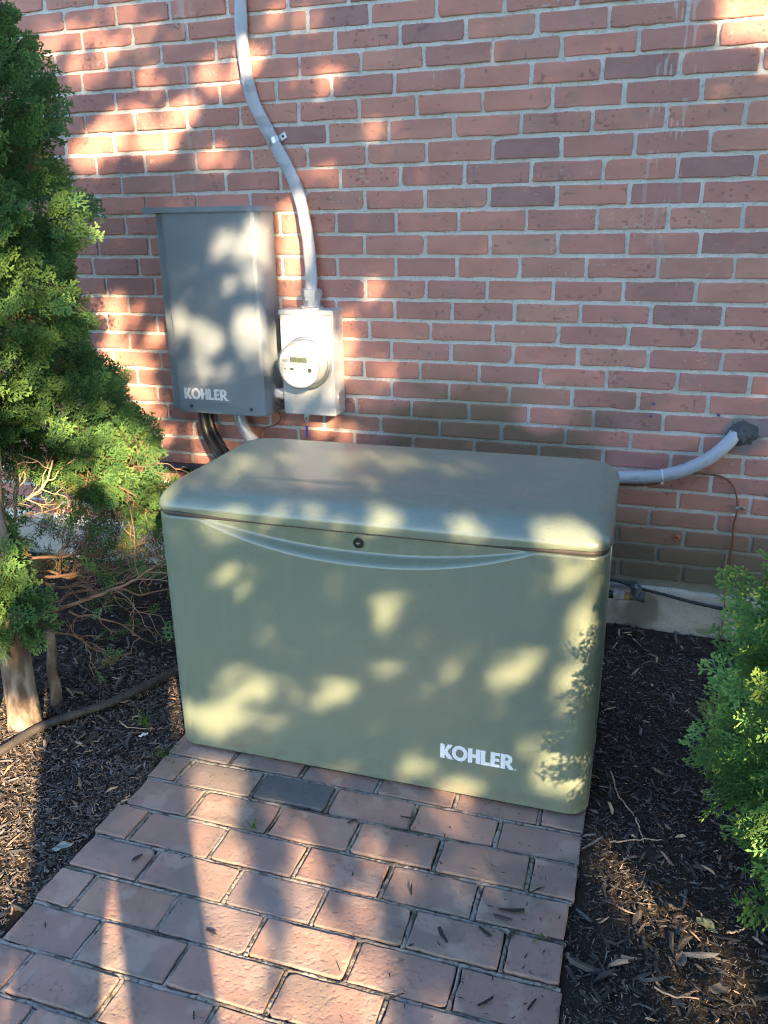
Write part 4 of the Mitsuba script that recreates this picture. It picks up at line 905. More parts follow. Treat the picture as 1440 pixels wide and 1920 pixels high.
def woodcol(m, c, g):
    n = len(m.vertices); f = meshkit.fbm(np.array(m.vertices) * [90, 90, 40], 3, 2)[:, None]
    return np.clip(np.array(c) * (0.6 + 0.8 * f), 0, 1)
def add_wood(name, m, c, parent, g):
    return put(name, m, 'm_twig', parent, smooth=True, color=woodcol(m, c, g))
PALE = (0.42, 0.30, 0.21); RED = (0.21, 0.125, 0.082)

# --- left shrub
LS = root('arborvitae_shrub'); g = np.random.default_rng(41)
tag(LS, 'tall arborvitae on the left with bare lower branches and pale trunks', 'shrub')
for (s, e, r0, r1) in (((-1.562, -1.165, -0.05), (-1.74, -0.92, 1.25), 0.043, 0.018), ((-1.660, -1.245, -0.05), (-1.84, -1.02, 1.1), 0.046, 0.02), ((-1.552, -1.055, -0.03), (-1.588, -0.99, 0.22), 0.0170, 0.013)):
    P, r = branchy(s, e, r0, r1, g, n=9, wig=0.006); n = len(P); P = catmull(P, 3); r = np.interp(np.linspace(0, 1, len(P)), np.linspace(0, 1, n), r); n = len(P)
    r = r * (1 + 0.45 * np.exp(-np.arange(n) / n * 26)); A_ = np.arange(34) * 2 * np.pi / 34
    wb = 1 + 0.12 * (meshkit.noise(np.stack(np.broadcast_arrays(np.arange(n)[:, None] * 0.17, np.cos(A_)[None] * 2.2, np.sin(A_)[None] * 2.2), -1), 4) - 0.5) + 0.13 * (meshkit.noise(np.stack(np.broadcast_arrays(np.arange(n)[:, None] * 0.22, np.cos(A_)[None] * 7, np.sin(A_)[None] * 7), -1), 6) - 0.5)
    put('trunk', tube(P, r, 34, wob=wb, ref=(0.1, -1, 0.2)), 'm_bark', LS, smooth=True)
items = crown([((-1.80, -0.86, 2.15), (0.13, 0.20, 0.26), 200), ((-1.82, -0.86, 1.90), (0.19, 0.26, 0.26), 400), ((-1.845, -0.86, 1.62), (0.32, 0.36, 0.26), 680), ((-1.855, -0.86, 1.38), (0.32, 0.38, 0.24), 690),
               ((-1.845, -0.84, 1.15), (0.29, 0.36, 0.24), 600), ((-1.93, -0.72, 0.93), (0.27, 0.32, 0.24), 560), ((-1.81, -0.56, 0.75), (0.22, 0.26, 0.20), 480), ((-1.66, -0.52, 0.60), (0.14, 0.20, 0.14), 210),
               ((-1.93, -1.00, 0.86), (0.26, 0.26, 0.19), 600), ((-2.15, -0.75, 1.3), (0.35, 0.4, 0.6), 420)], 7, (-1.86, -0.80), fresh=(0.10, 0.55), size=(0.075, 0.115))
items += crown([((-1.66, -1.14, 0.40), (0.10, 0.12, 0.10), 150), ((-1.60, -1.13, 0.33), (0.08, 0.10, 0.07), 80), ((-1.74, -1.1, 0.48), (0.13, 0.15, 0.09), 110), ((-1.60, -0.42, 0.42), (0.12, 0.13, 0.10), 70)], 9, (-2.0, -0.9), fresh=(0.25, 0.6), up=0.15)
items += [(P_, a_, n_, L_, f_, 0.75 if q_ % 2 else b_, THIN) for q_, (P_, a_, n_, L_, f_, b_, _l) in enumerate(crown([((-2.05, -0.42, 0.33), (0.34, 0.20, 0.20), 170), ((-1.72, -0.36, 0.25), (0.20, 0.14, 0.14), 70)], 19, (-2.0, -0.9), fresh=(0.0, 0.3), up=0.1))]
# bare lower branches
def wood_group(branches, col, name, tipf, fsize, seed, frs=(0.2, 0.5)):
    g = np.random.default_rng(seed)
    for (s, e, r0, r1, sag, nt, lm, lM, via) in branches:
        if via: P = catmull([s] + via + [e], 8); P = P + g.normal(0, 0.0012, P.shape); r = np.linspace(r0, r1, len(P))
        else: P, r = branchy(s, e, r0, r1, g, sag)
        ms, tips = twigs(P, r, g, nt, lm, lM)
        b = cat([tube(P, r, 9, ref=(0.1, -0.9, 0.4))] + ms)
        add_wood(name, b, col, LS, g)
        for (Q, d) in tips:
            if g.random() < tipf:
                items.append((Q - d * 0.02, d + [0, 0, 0.1], norm(np.cross(d, [0, 0, 1]) + g.normal(0, 0.8, 3)), g.uniform(*fsize), g.uniform(*frs), 0.5 if g.random() < 0.25 else 0.0, THIN))
wood_group([((-1.675, -1.03, 0.205), (-1.195, -0.86, 0.475), 0.0075, 0.0022, 0.0, 8, 0.10, 0.22, [(-1.600, -1.01, 0.270), (-1.530, -1.0, 0.304), (-1.415, -0.99, 0.352), (-1.305, -0.96, 0.400), (-1.245, -0.92, 0.440)]),
            ((-1.70, -0.95, 0.28), (-1.36, -0.80, 0.36), 0.006, 0.002, 0.02, 9, 0.08, 0.18, None), ((-1.72, -0.88, 0.33), (-1.40, -0.62, 0.36), 0.006, 0.002, 0.03, 10, 0.08, 0.20, None),
            ((-1.70, -0.90, 0.40), (-1.50, -0.55, 0.35), 0.005, 0.002, 0.02, 10, 0.08, 0.16, None), ((-1.64, -0.95, 0.36), (-1.24, -0.74, 0.30), 0.005, 0.0015, 0.03, 9, 0.08, 0.20, None),
            ((-1.78, -0.80, 0.30), (-1.55, -0.50, 0.22), 0.006, 0.002, 0.01, 12, 0.08, 0.18, None), ((-1.60, -1.03, 0.26), (-1.43, -0.93, 0.12), 0.0035, 0.0012, -0.02, 5, 0.06, 0.12, None), ((-1.50, -1.0, 0.30), (-1.33, -0.86, 0.15), 0.0035, 0.0012, -0.02, 5, 0.06, 0.14, None),
            ((-1.75, -0.65, 0.70), (-1.50, -0.62, 0.52), 0.005, 0.0015, 0.01, 12, 0.06, 0.16, None), ((-1.70, -0.62, 0.55), (-1.46, -0.55, 0.62), 0.005, 0.0015, 0.01, 12, 0.06, 0.14, None)], RED, 'branch', 0.42, (0.05, 0.09), 51)
wood_group([((-1.88, -0.76, 0.34), (-1.79, -0.74, 0.66), 0.0065, 0.003, 0, 9, 0.08, 0.17, [(-1.868, -0.755, 0.46), (-1.845, -0.75, 0.56)]), ((-1.868, -0.75, 0.50), (-1.70, -0.74, 0.66), 0.0055, 0.0025, 0, 7, 0.07, 0.15, [(-1.80, -0.75, 0.535), (-1.735, -0.745, 0.585)]),
            ((-1.875, -0.76, 0.45), (-1.73, -0.72, 0.47), 0.004, 0.0015, -0.02, 5, 0.05, 0.10, None), ((-1.88, -0.76, 0.42), (-1.97, -0.78, 0.66), 0.0055, 0.002, 0.0, 8, 0.07, 0.15, None)], PALE, 'bare_branch', 0.10, (0.05, 0.08), 52)
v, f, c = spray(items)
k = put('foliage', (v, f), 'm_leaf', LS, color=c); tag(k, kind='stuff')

# --- right shrub
RS = root('arborvitae_shrub'); g = np.random.default_rng(42)
tag(RS, 'dense bright green arborvitae at the right edge, foliage down to the mulch', 'shrub')
for (s, e) in (((0.60, -1.24, -0.03), (0.66, -1.22, 1.1)), ((0.68, -1.30, -0.03), (0.74, -1.32, 0.9))):
    P, r = branchy(s, e, 0.03, 0.010, g, n=8, wig=0.008); put('trunk', tube(P, r, 12, ref=(0.1, -1, 0.2)), 'm_bark', RS, smooth=True)
items = crown([((0.62, -1.30, 0.22), (0.33, 0.35, 0.16), 620), ((0.55, -1.30, 0.42), (0.385, 0.41, 0.20), 720), ((0.57, -1.29, 0.60), (0.375, 0.41, 0.20), 680), ((0.63, -1.28, 0.79), (0.33, 0.37, 0.19), 480), ((0.62, -1.24, 1.02), (0.26, 0.32, 0.22), 380), ((0.80, -1.27, 1.16), (0.17, 0.22, 0.20), 160),
               ((0.70, -0.98, 0.40), (0.28, 0.24, 0.24), 300), ((0.76, -0.96, 0.66), (0.24, 0.26, 0.24), 210)], 17, (0.64, -1.22), fresh=(0.35, 0.9), size=(0.075, 0.115), up=0.25)
bs = []
for q in range(26):
    a = g.uniform(0, 2 * np.pi); z = g.uniform(0.12, 1.1); R_ = 0.32 * (1 - 0.45 * z / 1.3)
    P, r = branchy((0.63, -1.26, z - 0.05), (0.63 + R_ * math.cos(a), -1.26 + R_ * math.sin(a), z + 0.10), 0.006, 0.002, g, n=6)
    ms, tips = twigs(P, r, g, 4, 0.05, 0.12); bs.append(cat([tube(P, r, 5, ref=(0.1, -0.9, 0.4))] + ms))
b = cat(bs); k = add_wood('branch', b, RED, RS, g)
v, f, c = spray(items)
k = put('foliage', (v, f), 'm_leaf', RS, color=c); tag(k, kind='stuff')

# ------------------------------------------------------------------ little things on the ground
g = np.random.default_rng(9)
def grass(c, n, h, spread, seed):
    g = np.random.default_rng(seed); ms, cc = [], []
    V, F, C, off = [], [], [], 0
    for _ in range(n):
        a = g.uniform(0, 2 * np.pi); L = h * g.uniform(0.5, 1.2); d = np.array([math.cos(a), math.sin(a), 0]); p0 = np.array([*c, 0.0]) + np.append(g.normal(0, spread, 2), 0); w = 0.0013
        s = np.array([-d[1], d[0], 0]); lean = g.uniform(0.2, 0.9)
        pts = [p0 + d * L * lean * t * t + np.array([0, 0, L * t * (1 - 0.35 * lean * t)]) for t in (0, 0.4, 0.75, 1.0)]
        for q, ww in zip(pts, (1, 0.9, 0.6, 0.05)): V += [q - s * w * ww, q + s * w * ww]
        for k in range(3): F += [[off + 2 * k, off + 2 * k + 1, off + 2 * k + 3], [off + 2 * k, off + 2 * k + 3, off + 2 * k + 2]]
        C += [np.array([0.07, 0.14, 0.02]) * g.uniform(0.7, 1.5)] * 8; off += 8
    return np.array(V), np.array(F), np.array(C)
for (c, n, h, s, lab) in (((-0.775, -1.335), 12, 0.030, 0.008, 'tiny tuft of grass in a paving joint left of the middle of the path'), ((-1.13, -1.155), 16, 0.038, 0.014, 'small tuft of grass at the left corner of the paving by the generator'), ((-1.26, -1.05), 14, 0.055, 0.015, 'small tuft of grass in the left mulch bed beside the hose'), ((-0.10, -1.45), 8, 0.018, 0.008, 'tiny bit of green weed on the right side of the paving')):
    v, f, cc = grass(c, n, h, s, int(abs(c[0] * 1000)))
    k = put('grass_tuft', (v, f), 'm_leaf', color=cc); tag(k, lab, 'grass')
def leaf(c, L, W, yaw, col, name, lab, catg, z=0.012, curl=0.25):
    u = np.linspace(0, 1, 9); half = W * np.sin(np.pi * u ** 0.8) ** 0.8
    V = []
    for t, hw in zip(u, half):
        for s in (-1, -0.5, 0, 0.5, 1): V.append(((t - 0.5) * L, s * hw, curl * L * (t - 0.5) ** 2 + abs(s) * hw * 0.4 + 0.003 * math.sin(9 * t + 3 * s)))
    V = np.array(V); R = np.array([[math.cos(yaw), -math.sin(yaw)], [math.sin(yaw), math.cos(yaw)]]); V[:, :2] = V[:, :2] @ R.T + c; V[:, 2] += z
    col = np.tile(col, (len(V), 1)) * (0.8 + 0.4 * meshkit.fbm(V * 60, 3, 1))[:, None]
    k = put(name, (V, grid(9, 5)), 'm_chip', smooth=True, color=np.clip(col, 0, 1)); tag(k, lab, catg)
leaf((-1.152, -1.528), 0.046, 0.011, 0.75, (0.27, 0.28, 0.25), 'dry_leaf', 'pale grey-green dry leaf lying at the left edge of the path', 'leaf')
leaf((-1.222, -1.105), 0.026, 0.005, 0.9, (0.70, 0.68, 0.60), 'dry_leaf', 'small white leaf on the dark mulch left of the generator', 'leaf')
leaf((0.215, -1.335), 0.045, 0.013, -0.6, (0.14, 0.16, 0.10), 'dry_leaf', 'dull green leaf on the mulch below the right shrub', 'leaf')
leaf((0.165, -1.43), 0.040, 0.010, 1.5, (0.13, 0.105, 0.09), 'dry_leaf', 'broad grey-brown dead leaf on the mulch right of the path', 'leaf')
leaf((0.23, -1.48), 0.04, 0.010, 0.3, (0.36, 0.22, 0.13), 'dry_leaf', 'orange-tan dead leaf on the mulch near the lower right corner', 'leaf')
for (a, b, c, lab) in (((0.020, -1.150), (0.075, -1.130), (0.130, -1.118), 'pale thin twig on the mulch just right of the path corner'), ((0.075, -1.06), (0.085, -1.10), (0.092, -1.135), 'short pale twig on the mulch pointing at the path corner'), ((0.010, -0.90), (0.030, -0.98), (0.070, -1.05), 'long thin twig on the dark mulch beside the generator'),
                       ((-1.335, -1.055), (-1.29, -1.07), (-1.22, -1.055), 'thin pale stalk on the shaded mulch left of the generator'), ((0.115, -1.505), (0.155, -1.512), (0.195, -1.50), 'thin orange pine twig on the mulch at lower right'), ((0.250, -1.345), (0.275, -1.335), (0.300, -1.300), 'bent brown twig on the mulch under the right shrub')):
    z0 = 0.014
    P = catmull([(*p_, float(bed_z(*p_)) + z0 + 0.004) for p_ in (a, b, c)], 6)
    P = P + np.random.default_rng(int(abs(a[0]) * 1e4)).normal(0, 0.001, P.shape)
    m = tube(P, np.linspace(0.0022, 0.0011, len(P)), 6); n = len(m.vertices)
    k = put('twig', m, 'm_twig', smooth=True, color=woodcol(m, (0.38, 0.27, 0.19), g)); tag(k, lab, 'twig')

# ------------------------------------------------------------------ shade tree behind the photographer, towards the sun
GAPS = [
    (-1.391, 0.073, 0.060, -0.004, -0.003, -0.049, 0.771),
    (-1.323, 0.059, 0.048, -0.003, -0.002, -0.037, 0.565),
    (-1.456, -0.015, 0.055, -0.003, -0.004, -0.053, 0.771),
    (-1.384, -0.011, 0.037, -0.002, -0.003, -0.039, 0.565),
    (-1.241, 0.039, 0.040, -0.003, -0.001, -0.034, 0.565),
    (-1.173, 0.044, 0.050, -0.003, -0.001, -0.037, 0.771),
    (-1.304, -0.023, 0.036, -0.002, -0.001, -0.024, 0.330),
    (-1.492, 0.100, 0.021, -0.001, -0.004, -0.044, 0.442),
    (-0.829, 0.076, 0.048, -0.004, 0.002, -0.041, 0.771),
    (-0.916, 0.112, 0.038, -0.004, 0.001, -0.036, 0.442),
    (-0.787, 0.104, 0.024, -0.002, 0.001, -0.033, 0.565),
    (-0.856, 0.024, 0.036, -0.002, 0.001, -0.023, 0.502),
    (-1.059, 0.253, 0.041, -0.005, -0.001, -0.038, 0.565),
    (-1.073, 0.208, 0.027, -0.004, 0.000, -0.026, 0.330),
    (-0.975, 0.171, 0.025, -0.002, 0.000, -0.025, 0.384),
    (-0.933, 0.091, 0.031, -0.002, 0.001, -0.026, 0.442),
    (-1.064, 0.094, 0.027, -0.002, -0.001, -0.024, 0.442),
    (-1.377, 0.347, 0.053, -0.007, -0.002, -0.042, 0.330),
    (-1.419, 0.425, 0.070, -0.010, -0.003, -0.039, 0.186),
    (-1.316, 0.192, 0.036, -0.003, -0.001, -0.025, 0.186),
    (-1.152, 0.299, 0.037, -0.005, -0.001, -0.032, 0.146),
    (-1.367, 0.487, 0.101, -0.015, -0.002, -0.035, 0.330),
    (-1.060, 0.451, 0.040, -0.007, 0.000, -0.035, 0.845),
    (-0.919, 0.405, 0.056, -0.009, 0.001, -0.032, 0.442),
    (-0.737, 0.360, 0.065, -0.009, 0.002, -0.042, 0.921),
    (-1.232, 0.483, 0.053, -0.008, -0.002, -0.030, 0.330),
    (-1.148, 0.440, 0.041, -0.007, -0.001, -0.024, 0.330),
    (-0.789, 0.254, 0.028, -0.004, 0.002, -0.024, 0.279),
    (-0.736, 0.276, 0.030, -0.004, 0.002, -0.030, 0.502),
    (-0.703, 0.150, 0.030, -0.003, 0.004, -0.073, 0.771),
    (-0.704, 0.004, 0.040, -0.003, 0.004, -0.064, 0.771),
    (-0.694, 0.288, 0.023, -0.003, 0.005, -0.069, 0.631),
    (-0.916, -0.226, 0.046, 0.000, 0.001, -0.035, 0.921),
    (-1.005, -0.159, 0.054, -0.001, 0.000, -0.036, 0.330),
    (-1.153, -0.178, 0.053, -0.001, -0.001, -0.033, 0.330),
    (-0.715, -0.179, 0.065, -0.001, 0.005, -0.086, 0.921),
    (-0.793, -0.117, 0.029, -0.001, 0.002, -0.034, 0.442),
    (-0.875, -0.032, 0.030, -0.002, 0.001, -0.026, 0.146),
    (-1.247, 0.627, 0.145, -0.020, -0.023, -0.046, 0.442),
    (-0.970, 0.608, 0.119, -0.017, -0.029, -0.036, 0.330),
    (-1.099, 0.553, 0.098, -0.014, -0.018, -0.025, 0.231),
    (-0.793, 0.547, 0.076, -0.011, -0.026, -0.022, 0.146),
    (-1.396, 0.595, 0.075, -0.010, -0.008, -0.026, 0.231),
    (-1.117, 1.395, 0.047, -0.013, -0.007, -0.101, 1.000),
    (-1.204, 1.435, 0.045, -0.012, -0.004, -0.059, 0.650),
    (-1.196, 1.321, 0.029, -0.008, -0.002, -0.023, 0.500),
    (-1.149, 1.169, 0.055, -0.013, -0.005, -0.069, 0.900),
    (-1.129, 1.089, 0.046, -0.011, -0.003, -0.050, 0.700),
    (-1.286, 1.160, 0.057, -0.014, -0.004, -0.041, 0.500),
    (-1.323, 1.079, 0.045, -0.010, -0.006, -0.060, 0.600),
    (-1.375, 1.250, 0.024, -0.006, -0.006, -0.061, 0.450),
    (-1.226, 1.042, 0.044, -0.009, -0.002, -0.031, 0.300),
    (-1.333, 1.223, 0.051, -0.013, -0.002, -0.023, 0.500),
    (-1.068, 1.428, 0.015, -0.005, -0.006, -0.108, 1.000),
    (-1.077, 1.076, 0.016, -0.003, -0.005, -0.084, 0.700),
    (-0.968, 1.093, 0.095, -0.022, -0.005, -0.117, 1.000),
    (-0.965, 1.158, 0.086, -0.021, -0.002, -0.048, 1.000),
    (-0.893, 0.932, 0.040, -0.009, -0.002, -0.060, 0.800),
    (-0.998, 0.964, 0.065, -0.014, -0.003, -0.069, 0.600),
    (-0.867, 1.002, 0.019, -0.004, -0.003, -0.135, 0.500),
    (-1.503, 1.939, 0.122, 0.032, 0.031, -0.057, 0.700),
    (-1.377, 1.862, 0.077, -0.024, -0.005, -0.042, 1.000),
    (-1.300, 1.920, 0.071, 0.020, 0.023, -0.043, 0.700),
    (-1.143, 1.997, 0.109, 0.007, 0.019, -0.052, 0.631),
    (-1.594, 1.895, 0.072, -0.022, -0.008, -0.054, 0.565),
    (-1.195, 1.764, 0.062, -0.020, -0.002, -0.034, 0.384),
    (-1.621, 2.219, 0.139, -0.049, -0.015, -0.102, 0.279),
    (-1.426, 2.195, 0.132, -0.047, -0.009, -0.071, 0.186),
    (-1.409, 2.040, 0.067, -0.022, -0.007, -0.058, 0.231),
    (-0.921, 2.057, 0.116, -0.042, -0.002, -0.033, 0.186),
    (-0.883, 1.891, 0.074, -0.025, -0.002, -0.049, 0.231),
    (-0.704, 1.697, 0.071, -0.022, -0.001, -0.031, 0.442),
    (-0.879, 1.620, 0.091, -0.029, -0.001, -0.033, 0.231),
    (-0.975, 1.420, 0.042, -0.011, -0.007, -0.147, 0.921),
    (-0.986, 1.520, 0.040, -0.011, -0.002, -0.047, 0.442),
    (-0.982, 1.273, 0.046, -0.012, -0.002, -0.034, 0.700),
    (-0.765, 1.217, 0.085, -0.022, -0.002, -0.066, 0.186),
    (-0.815, 1.095, 0.032, -0.007, -0.002, -0.103, 0.231),
    (-0.705, 0.983, 0.078, -0.018, -0.001, -0.052, 0.076),
    (-1.578, 1.371, 0.038, -0.009, -0.009, -0.069, 0.845),
    (-1.500, 1.360, 0.024, -0.006, -0.006, -0.049, 0.700),
    (-1.573, 1.257, 0.078, -0.018, -0.006, -0.052, 0.700),
    (-1.445, 1.246, 0.034, -0.008, -0.008, -0.073, 0.442),
    (-1.518, 1.095, 0.062, -0.013, -0.006, -0.046, 1.000),
    (-1.543, 1.174, 0.087, -0.020, -0.006, -0.047, 0.565),
    (-1.480, 1.014, 0.068, -0.014, -0.005, -0.042, 0.442),
    (-1.383, 0.896, 0.115, -0.023, -0.005, -0.043, 0.330),
    (-1.284, 0.807, 0.094, -0.018, -0.003, -0.040, 0.279),
    (-1.502, 0.733, 0.084, -0.015, -0.007, -0.062, 1.000),
    (-1.141, 0.819, 0.108, -0.021, -0.003, -0.043, 0.231),
    (-0.832, 0.805, 0.100, -0.021, -0.002, -0.060, 0.279),
    (-0.907, 0.848, 0.051, -0.010, -0.002, -0.037, 0.231),
    (-0.867, 1.020, 0.057, -0.013, -0.002, -0.070, 0.330),
    (0.150, 1.682, 0.075, -0.027, 0.008, -0.074, 1.000),
    (0.319, 0.471, 0.017, -0.003, 0.009, -0.075, 0.565),
    (0.195, 1.561, 0.022, -0.008, 0.005, -0.038, 0.231),
    (-1.760, 0.658, 0.087, -0.014, -0.011, -0.075, 0.442),
    (-1.667, 0.521, 0.107, -0.016, -0.009, -0.067, 0.330),
    (-1.860, 0.691, 0.127, -0.023, -0.011, -0.066, 1.000),
    (-1.765, 0.704, 0.073, -0.013, -0.009, -0.057, 0.900),
    (-1.831, 0.941, 0.100, -0.022, -0.017, -0.094, 0.500),
    (-1.739, 0.866, 0.083, -0.017, -0.008, -0.053, 0.500),
    (-1.807, 1.157, 0.082, -0.021, -0.020, -0.110, 0.350),
    (-1.685, 1.211, 0.077, -0.022, -0.006, -0.035, 0.600),
    (-1.667, 1.412, 0.049, -0.015, -0.011, -0.064, 0.300),
    (-1.590, 0.763, 0.095, -0.017, -0.011, -0.088, 0.950),
    (-1.670, 0.663, 0.099, -0.017, -0.011, -0.083, 0.800),
    (-1.674, 0.876, 0.080, -0.016, -0.006, -0.046, 0.600),
    (-1.561, 0.594, 0.064, -0.011, -0.008, -0.066, 0.600),
    (-1.886, 0.389, 0.103, -0.013, -0.018, -0.106, 0.450),
    (-1.968, 0.274, 0.077, -0.008, -0.015, -0.079, 0.400),
    (-1.938, -0.127, 0.113, -0.015, 0.023, -0.105, 1.000),
    (-1.959, -0.226, 0.088, -0.011, 0.010, -0.036, 1.000),
    (-1.921, -0.014, 0.086, -0.011, 0.010, -0.058, 1.000),
    (-2.034, 0.043, 0.061, -0.008, 0.018, -0.064, 1.000),
    (-2.018, -0.007, 0.122, -0.007, -0.020, -0.114, 0.800),
    (-1.539, 0.000, 0.022, -0.003, -0.015, -0.072, 0.800),
    (-1.482, -0.162, 0.071, -0.009, -0.013, -0.041, 1.000),
    (-1.511, -0.253, 0.068, -0.009, -0.020, -0.063, 1.000),
    (-1.503, -0.355, 0.058, -0.008, -0.020, -0.051, 1.000),
    (-1.496, -0.410, 0.099, -0.013, -0.008, -0.019, 1.000),
    (-1.332, -0.301, 0.046, -0.006, -0.023, -0.037, 0.750),
    (-1.359, -0.379, 0.069, -0.009, -0.024, -0.037, 1.000),
    (-1.358, -0.423, 0.109, -0.014, -0.015, -0.022, 1.000),
    (-1.267, -0.257, 0.052, -0.007, -0.013, -0.019, 0.450),
    (-1.332, -0.249, 0.040, -0.005, -0.013, -0.022, 0.400),
    (-1.233, -0.343, 0.036, -0.005, -0.020, -0.024, 0.600),
    (-1.177, -0.289, 0.034, -0.005, -0.019, -0.023, 0.550),
    (-1.217, -0.445, 0.082, -0.010, -0.011, -0.011, 0.700),
    (-0.982, -0.277, 0.053, -0.007, -0.012, -0.011, 0.700),
    (-1.340, -0.204, 0.049, -0.006, -0.008, -0.015, 0.300),
    (-1.255, -0.397, 0.048, -0.006, -0.014, -0.017, 0.600),
    (-1.740, -0.334, 0.058, -0.008, -0.001, -0.083, 1.000),
    (-1.835, -0.345, 0.085, -0.011, 0.005, -0.038, 0.800),
    (-1.016, -0.342, 0.065, -0.008, -0.018, -0.016, 0.200),
    (-1.119, -0.322, 0.043, -0.006, -0.020, -0.021, 0.350),
    (-0.657, -0.388, 0.075, -0.010, -0.039, -0.021, 0.800),
    (-0.664, -0.432, 0.091, -0.011, -0.035, -0.018, 0.800),
    (-0.647, -0.351, 0.045, -0.006, -0.028, -0.016, 0.700),
    (-0.692, -0.504, 0.073, -0.009, -0.028, -0.013, 0.600),
    (-0.577, -0.422, 0.052, -0.006, -0.027, -0.013, 0.600),
    (-0.580, -0.287, 0.031, -0.004, -0.033, -0.019, 0.700),
    (-0.614, -0.474, 0.067, -0.009, -0.031, -0.014, 0.600),
    (-0.742, -0.471, 0.057, -0.007, -0.021, -0.011, 0.350),
    (-0.614, -0.505, 0.054, -0.007, -0.022, -0.010, 0.500),
    (-0.786, -0.416, 0.040, -0.005, -0.022, -0.013, 0.350),
    (-0.496, -0.365, 0.046, 0.002, 0.011, -0.096, 1.000),
    (-0.558, 0.269, 0.041, -0.006, 0.008, -0.074, 1.000),
    (-0.559, 0.081, 0.043, -0.003, 0.006, -0.058, 0.850),
    (-0.530, -0.116, 0.040, -0.001, 0.008, -0.069, 0.900),
    (-0.520, -0.006, 0.028, -0.001, 0.005, -0.043, 0.600),
]

UH = np.array([0.809, 0.588, 0.0]); VH = np.cross(SUN, UH); VH *= np.sign(VH[2])
GA = np.array(GAPS)
def openness(u, v):
    """how far the crown is open along the sun's direction, 0..1 (the gaps between its leaf clumps)"""
    o = np.ones_like(u)
    for (cu, cv, a, b, c, d, w) in GA:
        det = a * d - b * c
        x, y = u - cu, v - cv
        s, t = (d * x - c * y) / det, (-b * x + a * y) / det
        r = np.hypot(s, t); k = np.clip((1.16 - r) / 0.34, 0, 1)
        o *= 1 - w * k * k * (3 - 2 * k)
    return 1 - o
TREE = root('shade_tree'); g = np.random.default_rng(88)
tag(TREE, 'leafy shade tree behind the photographer that dapples the wall and the generator', 'tree')
base_ = np.array([3.00, -3.40, 0.0])
N = 400000
u, v = g.uniform(-3.6, 2.2, N), g.uniform(-1.4, 3.6, N)
s = 4.4 + 2.2 * g.beta(2, 2, N)
op = openness(u, v); fine = meshkit.noise(np.stack([u * 15, v * 15, 0 * u], -1), 21) * 0.6 + meshkit.noise(np.stack([u * 33, v * 33, 0 * u], -1), 22) * 0.4
fm = 0.45 + 1.15 * np.clip((fine - 0.28) / 0.30, 0, 1); st = np.clip((op - 0.72) / 0.2, 0, 1)
op = np.clip(op * (fm * (1 - st) + np.maximum(fm, 1) * st), 0, 1)
inside = (u > -2.35) & (u < 0.75) & (v > -0.75) & (v < 2.6)
a = np.clip(-np.log(np.clip(op, 0.004, 1)) / 5.5, 0, 1)
rim = np.hypot((u + 0.7) / 2.9, (v - 1.1) / 2.5)
clump = meshkit.noise(np.stack([u * 1.7, v * 1.7, s * 0.8], -1), 12)
a = np.where(inside, a, np.where(clump > 0.40, 0.75, 0.05) * (rim < 1.0))
a = np.where(rim < 1.25, a, 0)
keep = g.random(N) < a
u, v, s = u[keep], v[keep], s[keep]
C = u[:, None] * UH + v[:, None] * VH + s[:, None] * SUN
ok = C[:, 2] > 0.9; C = C[ok]; n = len(C)
d = norm(g.normal(0, 1, (n, 3)) + [0, 0, -0.3]); w = norm(np.cross(d, norm(g.normal(0, 1, (n, 3)) + [0, 0, 1.2])))
L = g.uniform(0.036, 0.058, n)[:, None]; Wd = L * 0.45
up_ = np.cross(d, w)
P = np.stack([C - d * L * 0.5, C + w * Wd + up_ * L * 0.04, C + d * L * 0.5, C - w * Wd + up_ * L * 0.04], 1).reshape(-1, 3)
F = (np.array([[0, 1, 2], [0, 2, 3]])[None] + (np.arange(n) * 4)[:, None, None]).reshape(-1, 3)
k = put('foliage', (P, F), 'm_treeleaf', TREE); tag(k, kind='stuff')
tb, _r = branchy(base_, base_ + [-0.15, 0.1, 2.3], 0.13, 0.07, g, n=7, wig=0.01)
put('trunk', tube(tb, _r, 14, ref=(0.1, -1, 0.2)), 'm_bark', TREE, smooth=True)
for q in range(9):
    ang = q * 2.4; e = np.array([2.15, -4.1, 2.3]) + np.array([1.25 * math.cos(ang), 1.1 * math.sin(ang), 0.7 + 0.25 * (q % 4)])
    P, r = branchy(tb[int(len(tb) * (0.62 + 0.04 * (q % 9)))], e, 0.035, 0.008, g, sag=-0.1, n=6, wig=0.02)
    put('limb', tube(P, r, 7, ref=(0.1, -0.9, 0.4)), 'm_bark', TREE, smooth=True)

# ------------------------------------------------------------------ the photographer, whose shadow falls on the path
PERS = root('person')
tag(PERS, 'person in dark jacket and jeans standing on the path, holding up a phone', 'person')
FD = norm(np.array([-0.31, 0.95, 0.0])); RT = np.array([FD[1], -FD[0], 0.0]); ORG = np.array([0.135, -3.13, 0.0])
def B(r, f, z): return ORG + RT * r + FD * f + np.array([0, 0, z])
def skin(bones, refine=0.018, it=12):
    ms = []
    for (a, ra, b, rb) in bones:
        ms.append(m3.Manifold.batch_hull([m3.Manifold.sphere(ra, 20).translate(list(map(float, a))), m3.Manifold.sphere(rb, 20).translate(list(map(float, b)))]))
    M = m3.Manifold.batch_boolean(ms, m3.OpType.Add).refine_to_length(refine).to_mesh()
    t = trimesh.Trimesh(M.vert_properties[:, :3], M.tri_verts, process=True)
    trimesh.smoothing.filter_taubin(t, iterations=it); return t
for_s = (-1, 1)
legs = []
for s in for_s:
    legs += [(B(0.085 * s, 0, 0.92), 0.098, B(0.118 * s, 0.02, 0.50), 0.066), (B(0.118 * s, 0.02, 0.50), 0.066, B(0.150 * s, -0.01, 0.08), 0.052)]
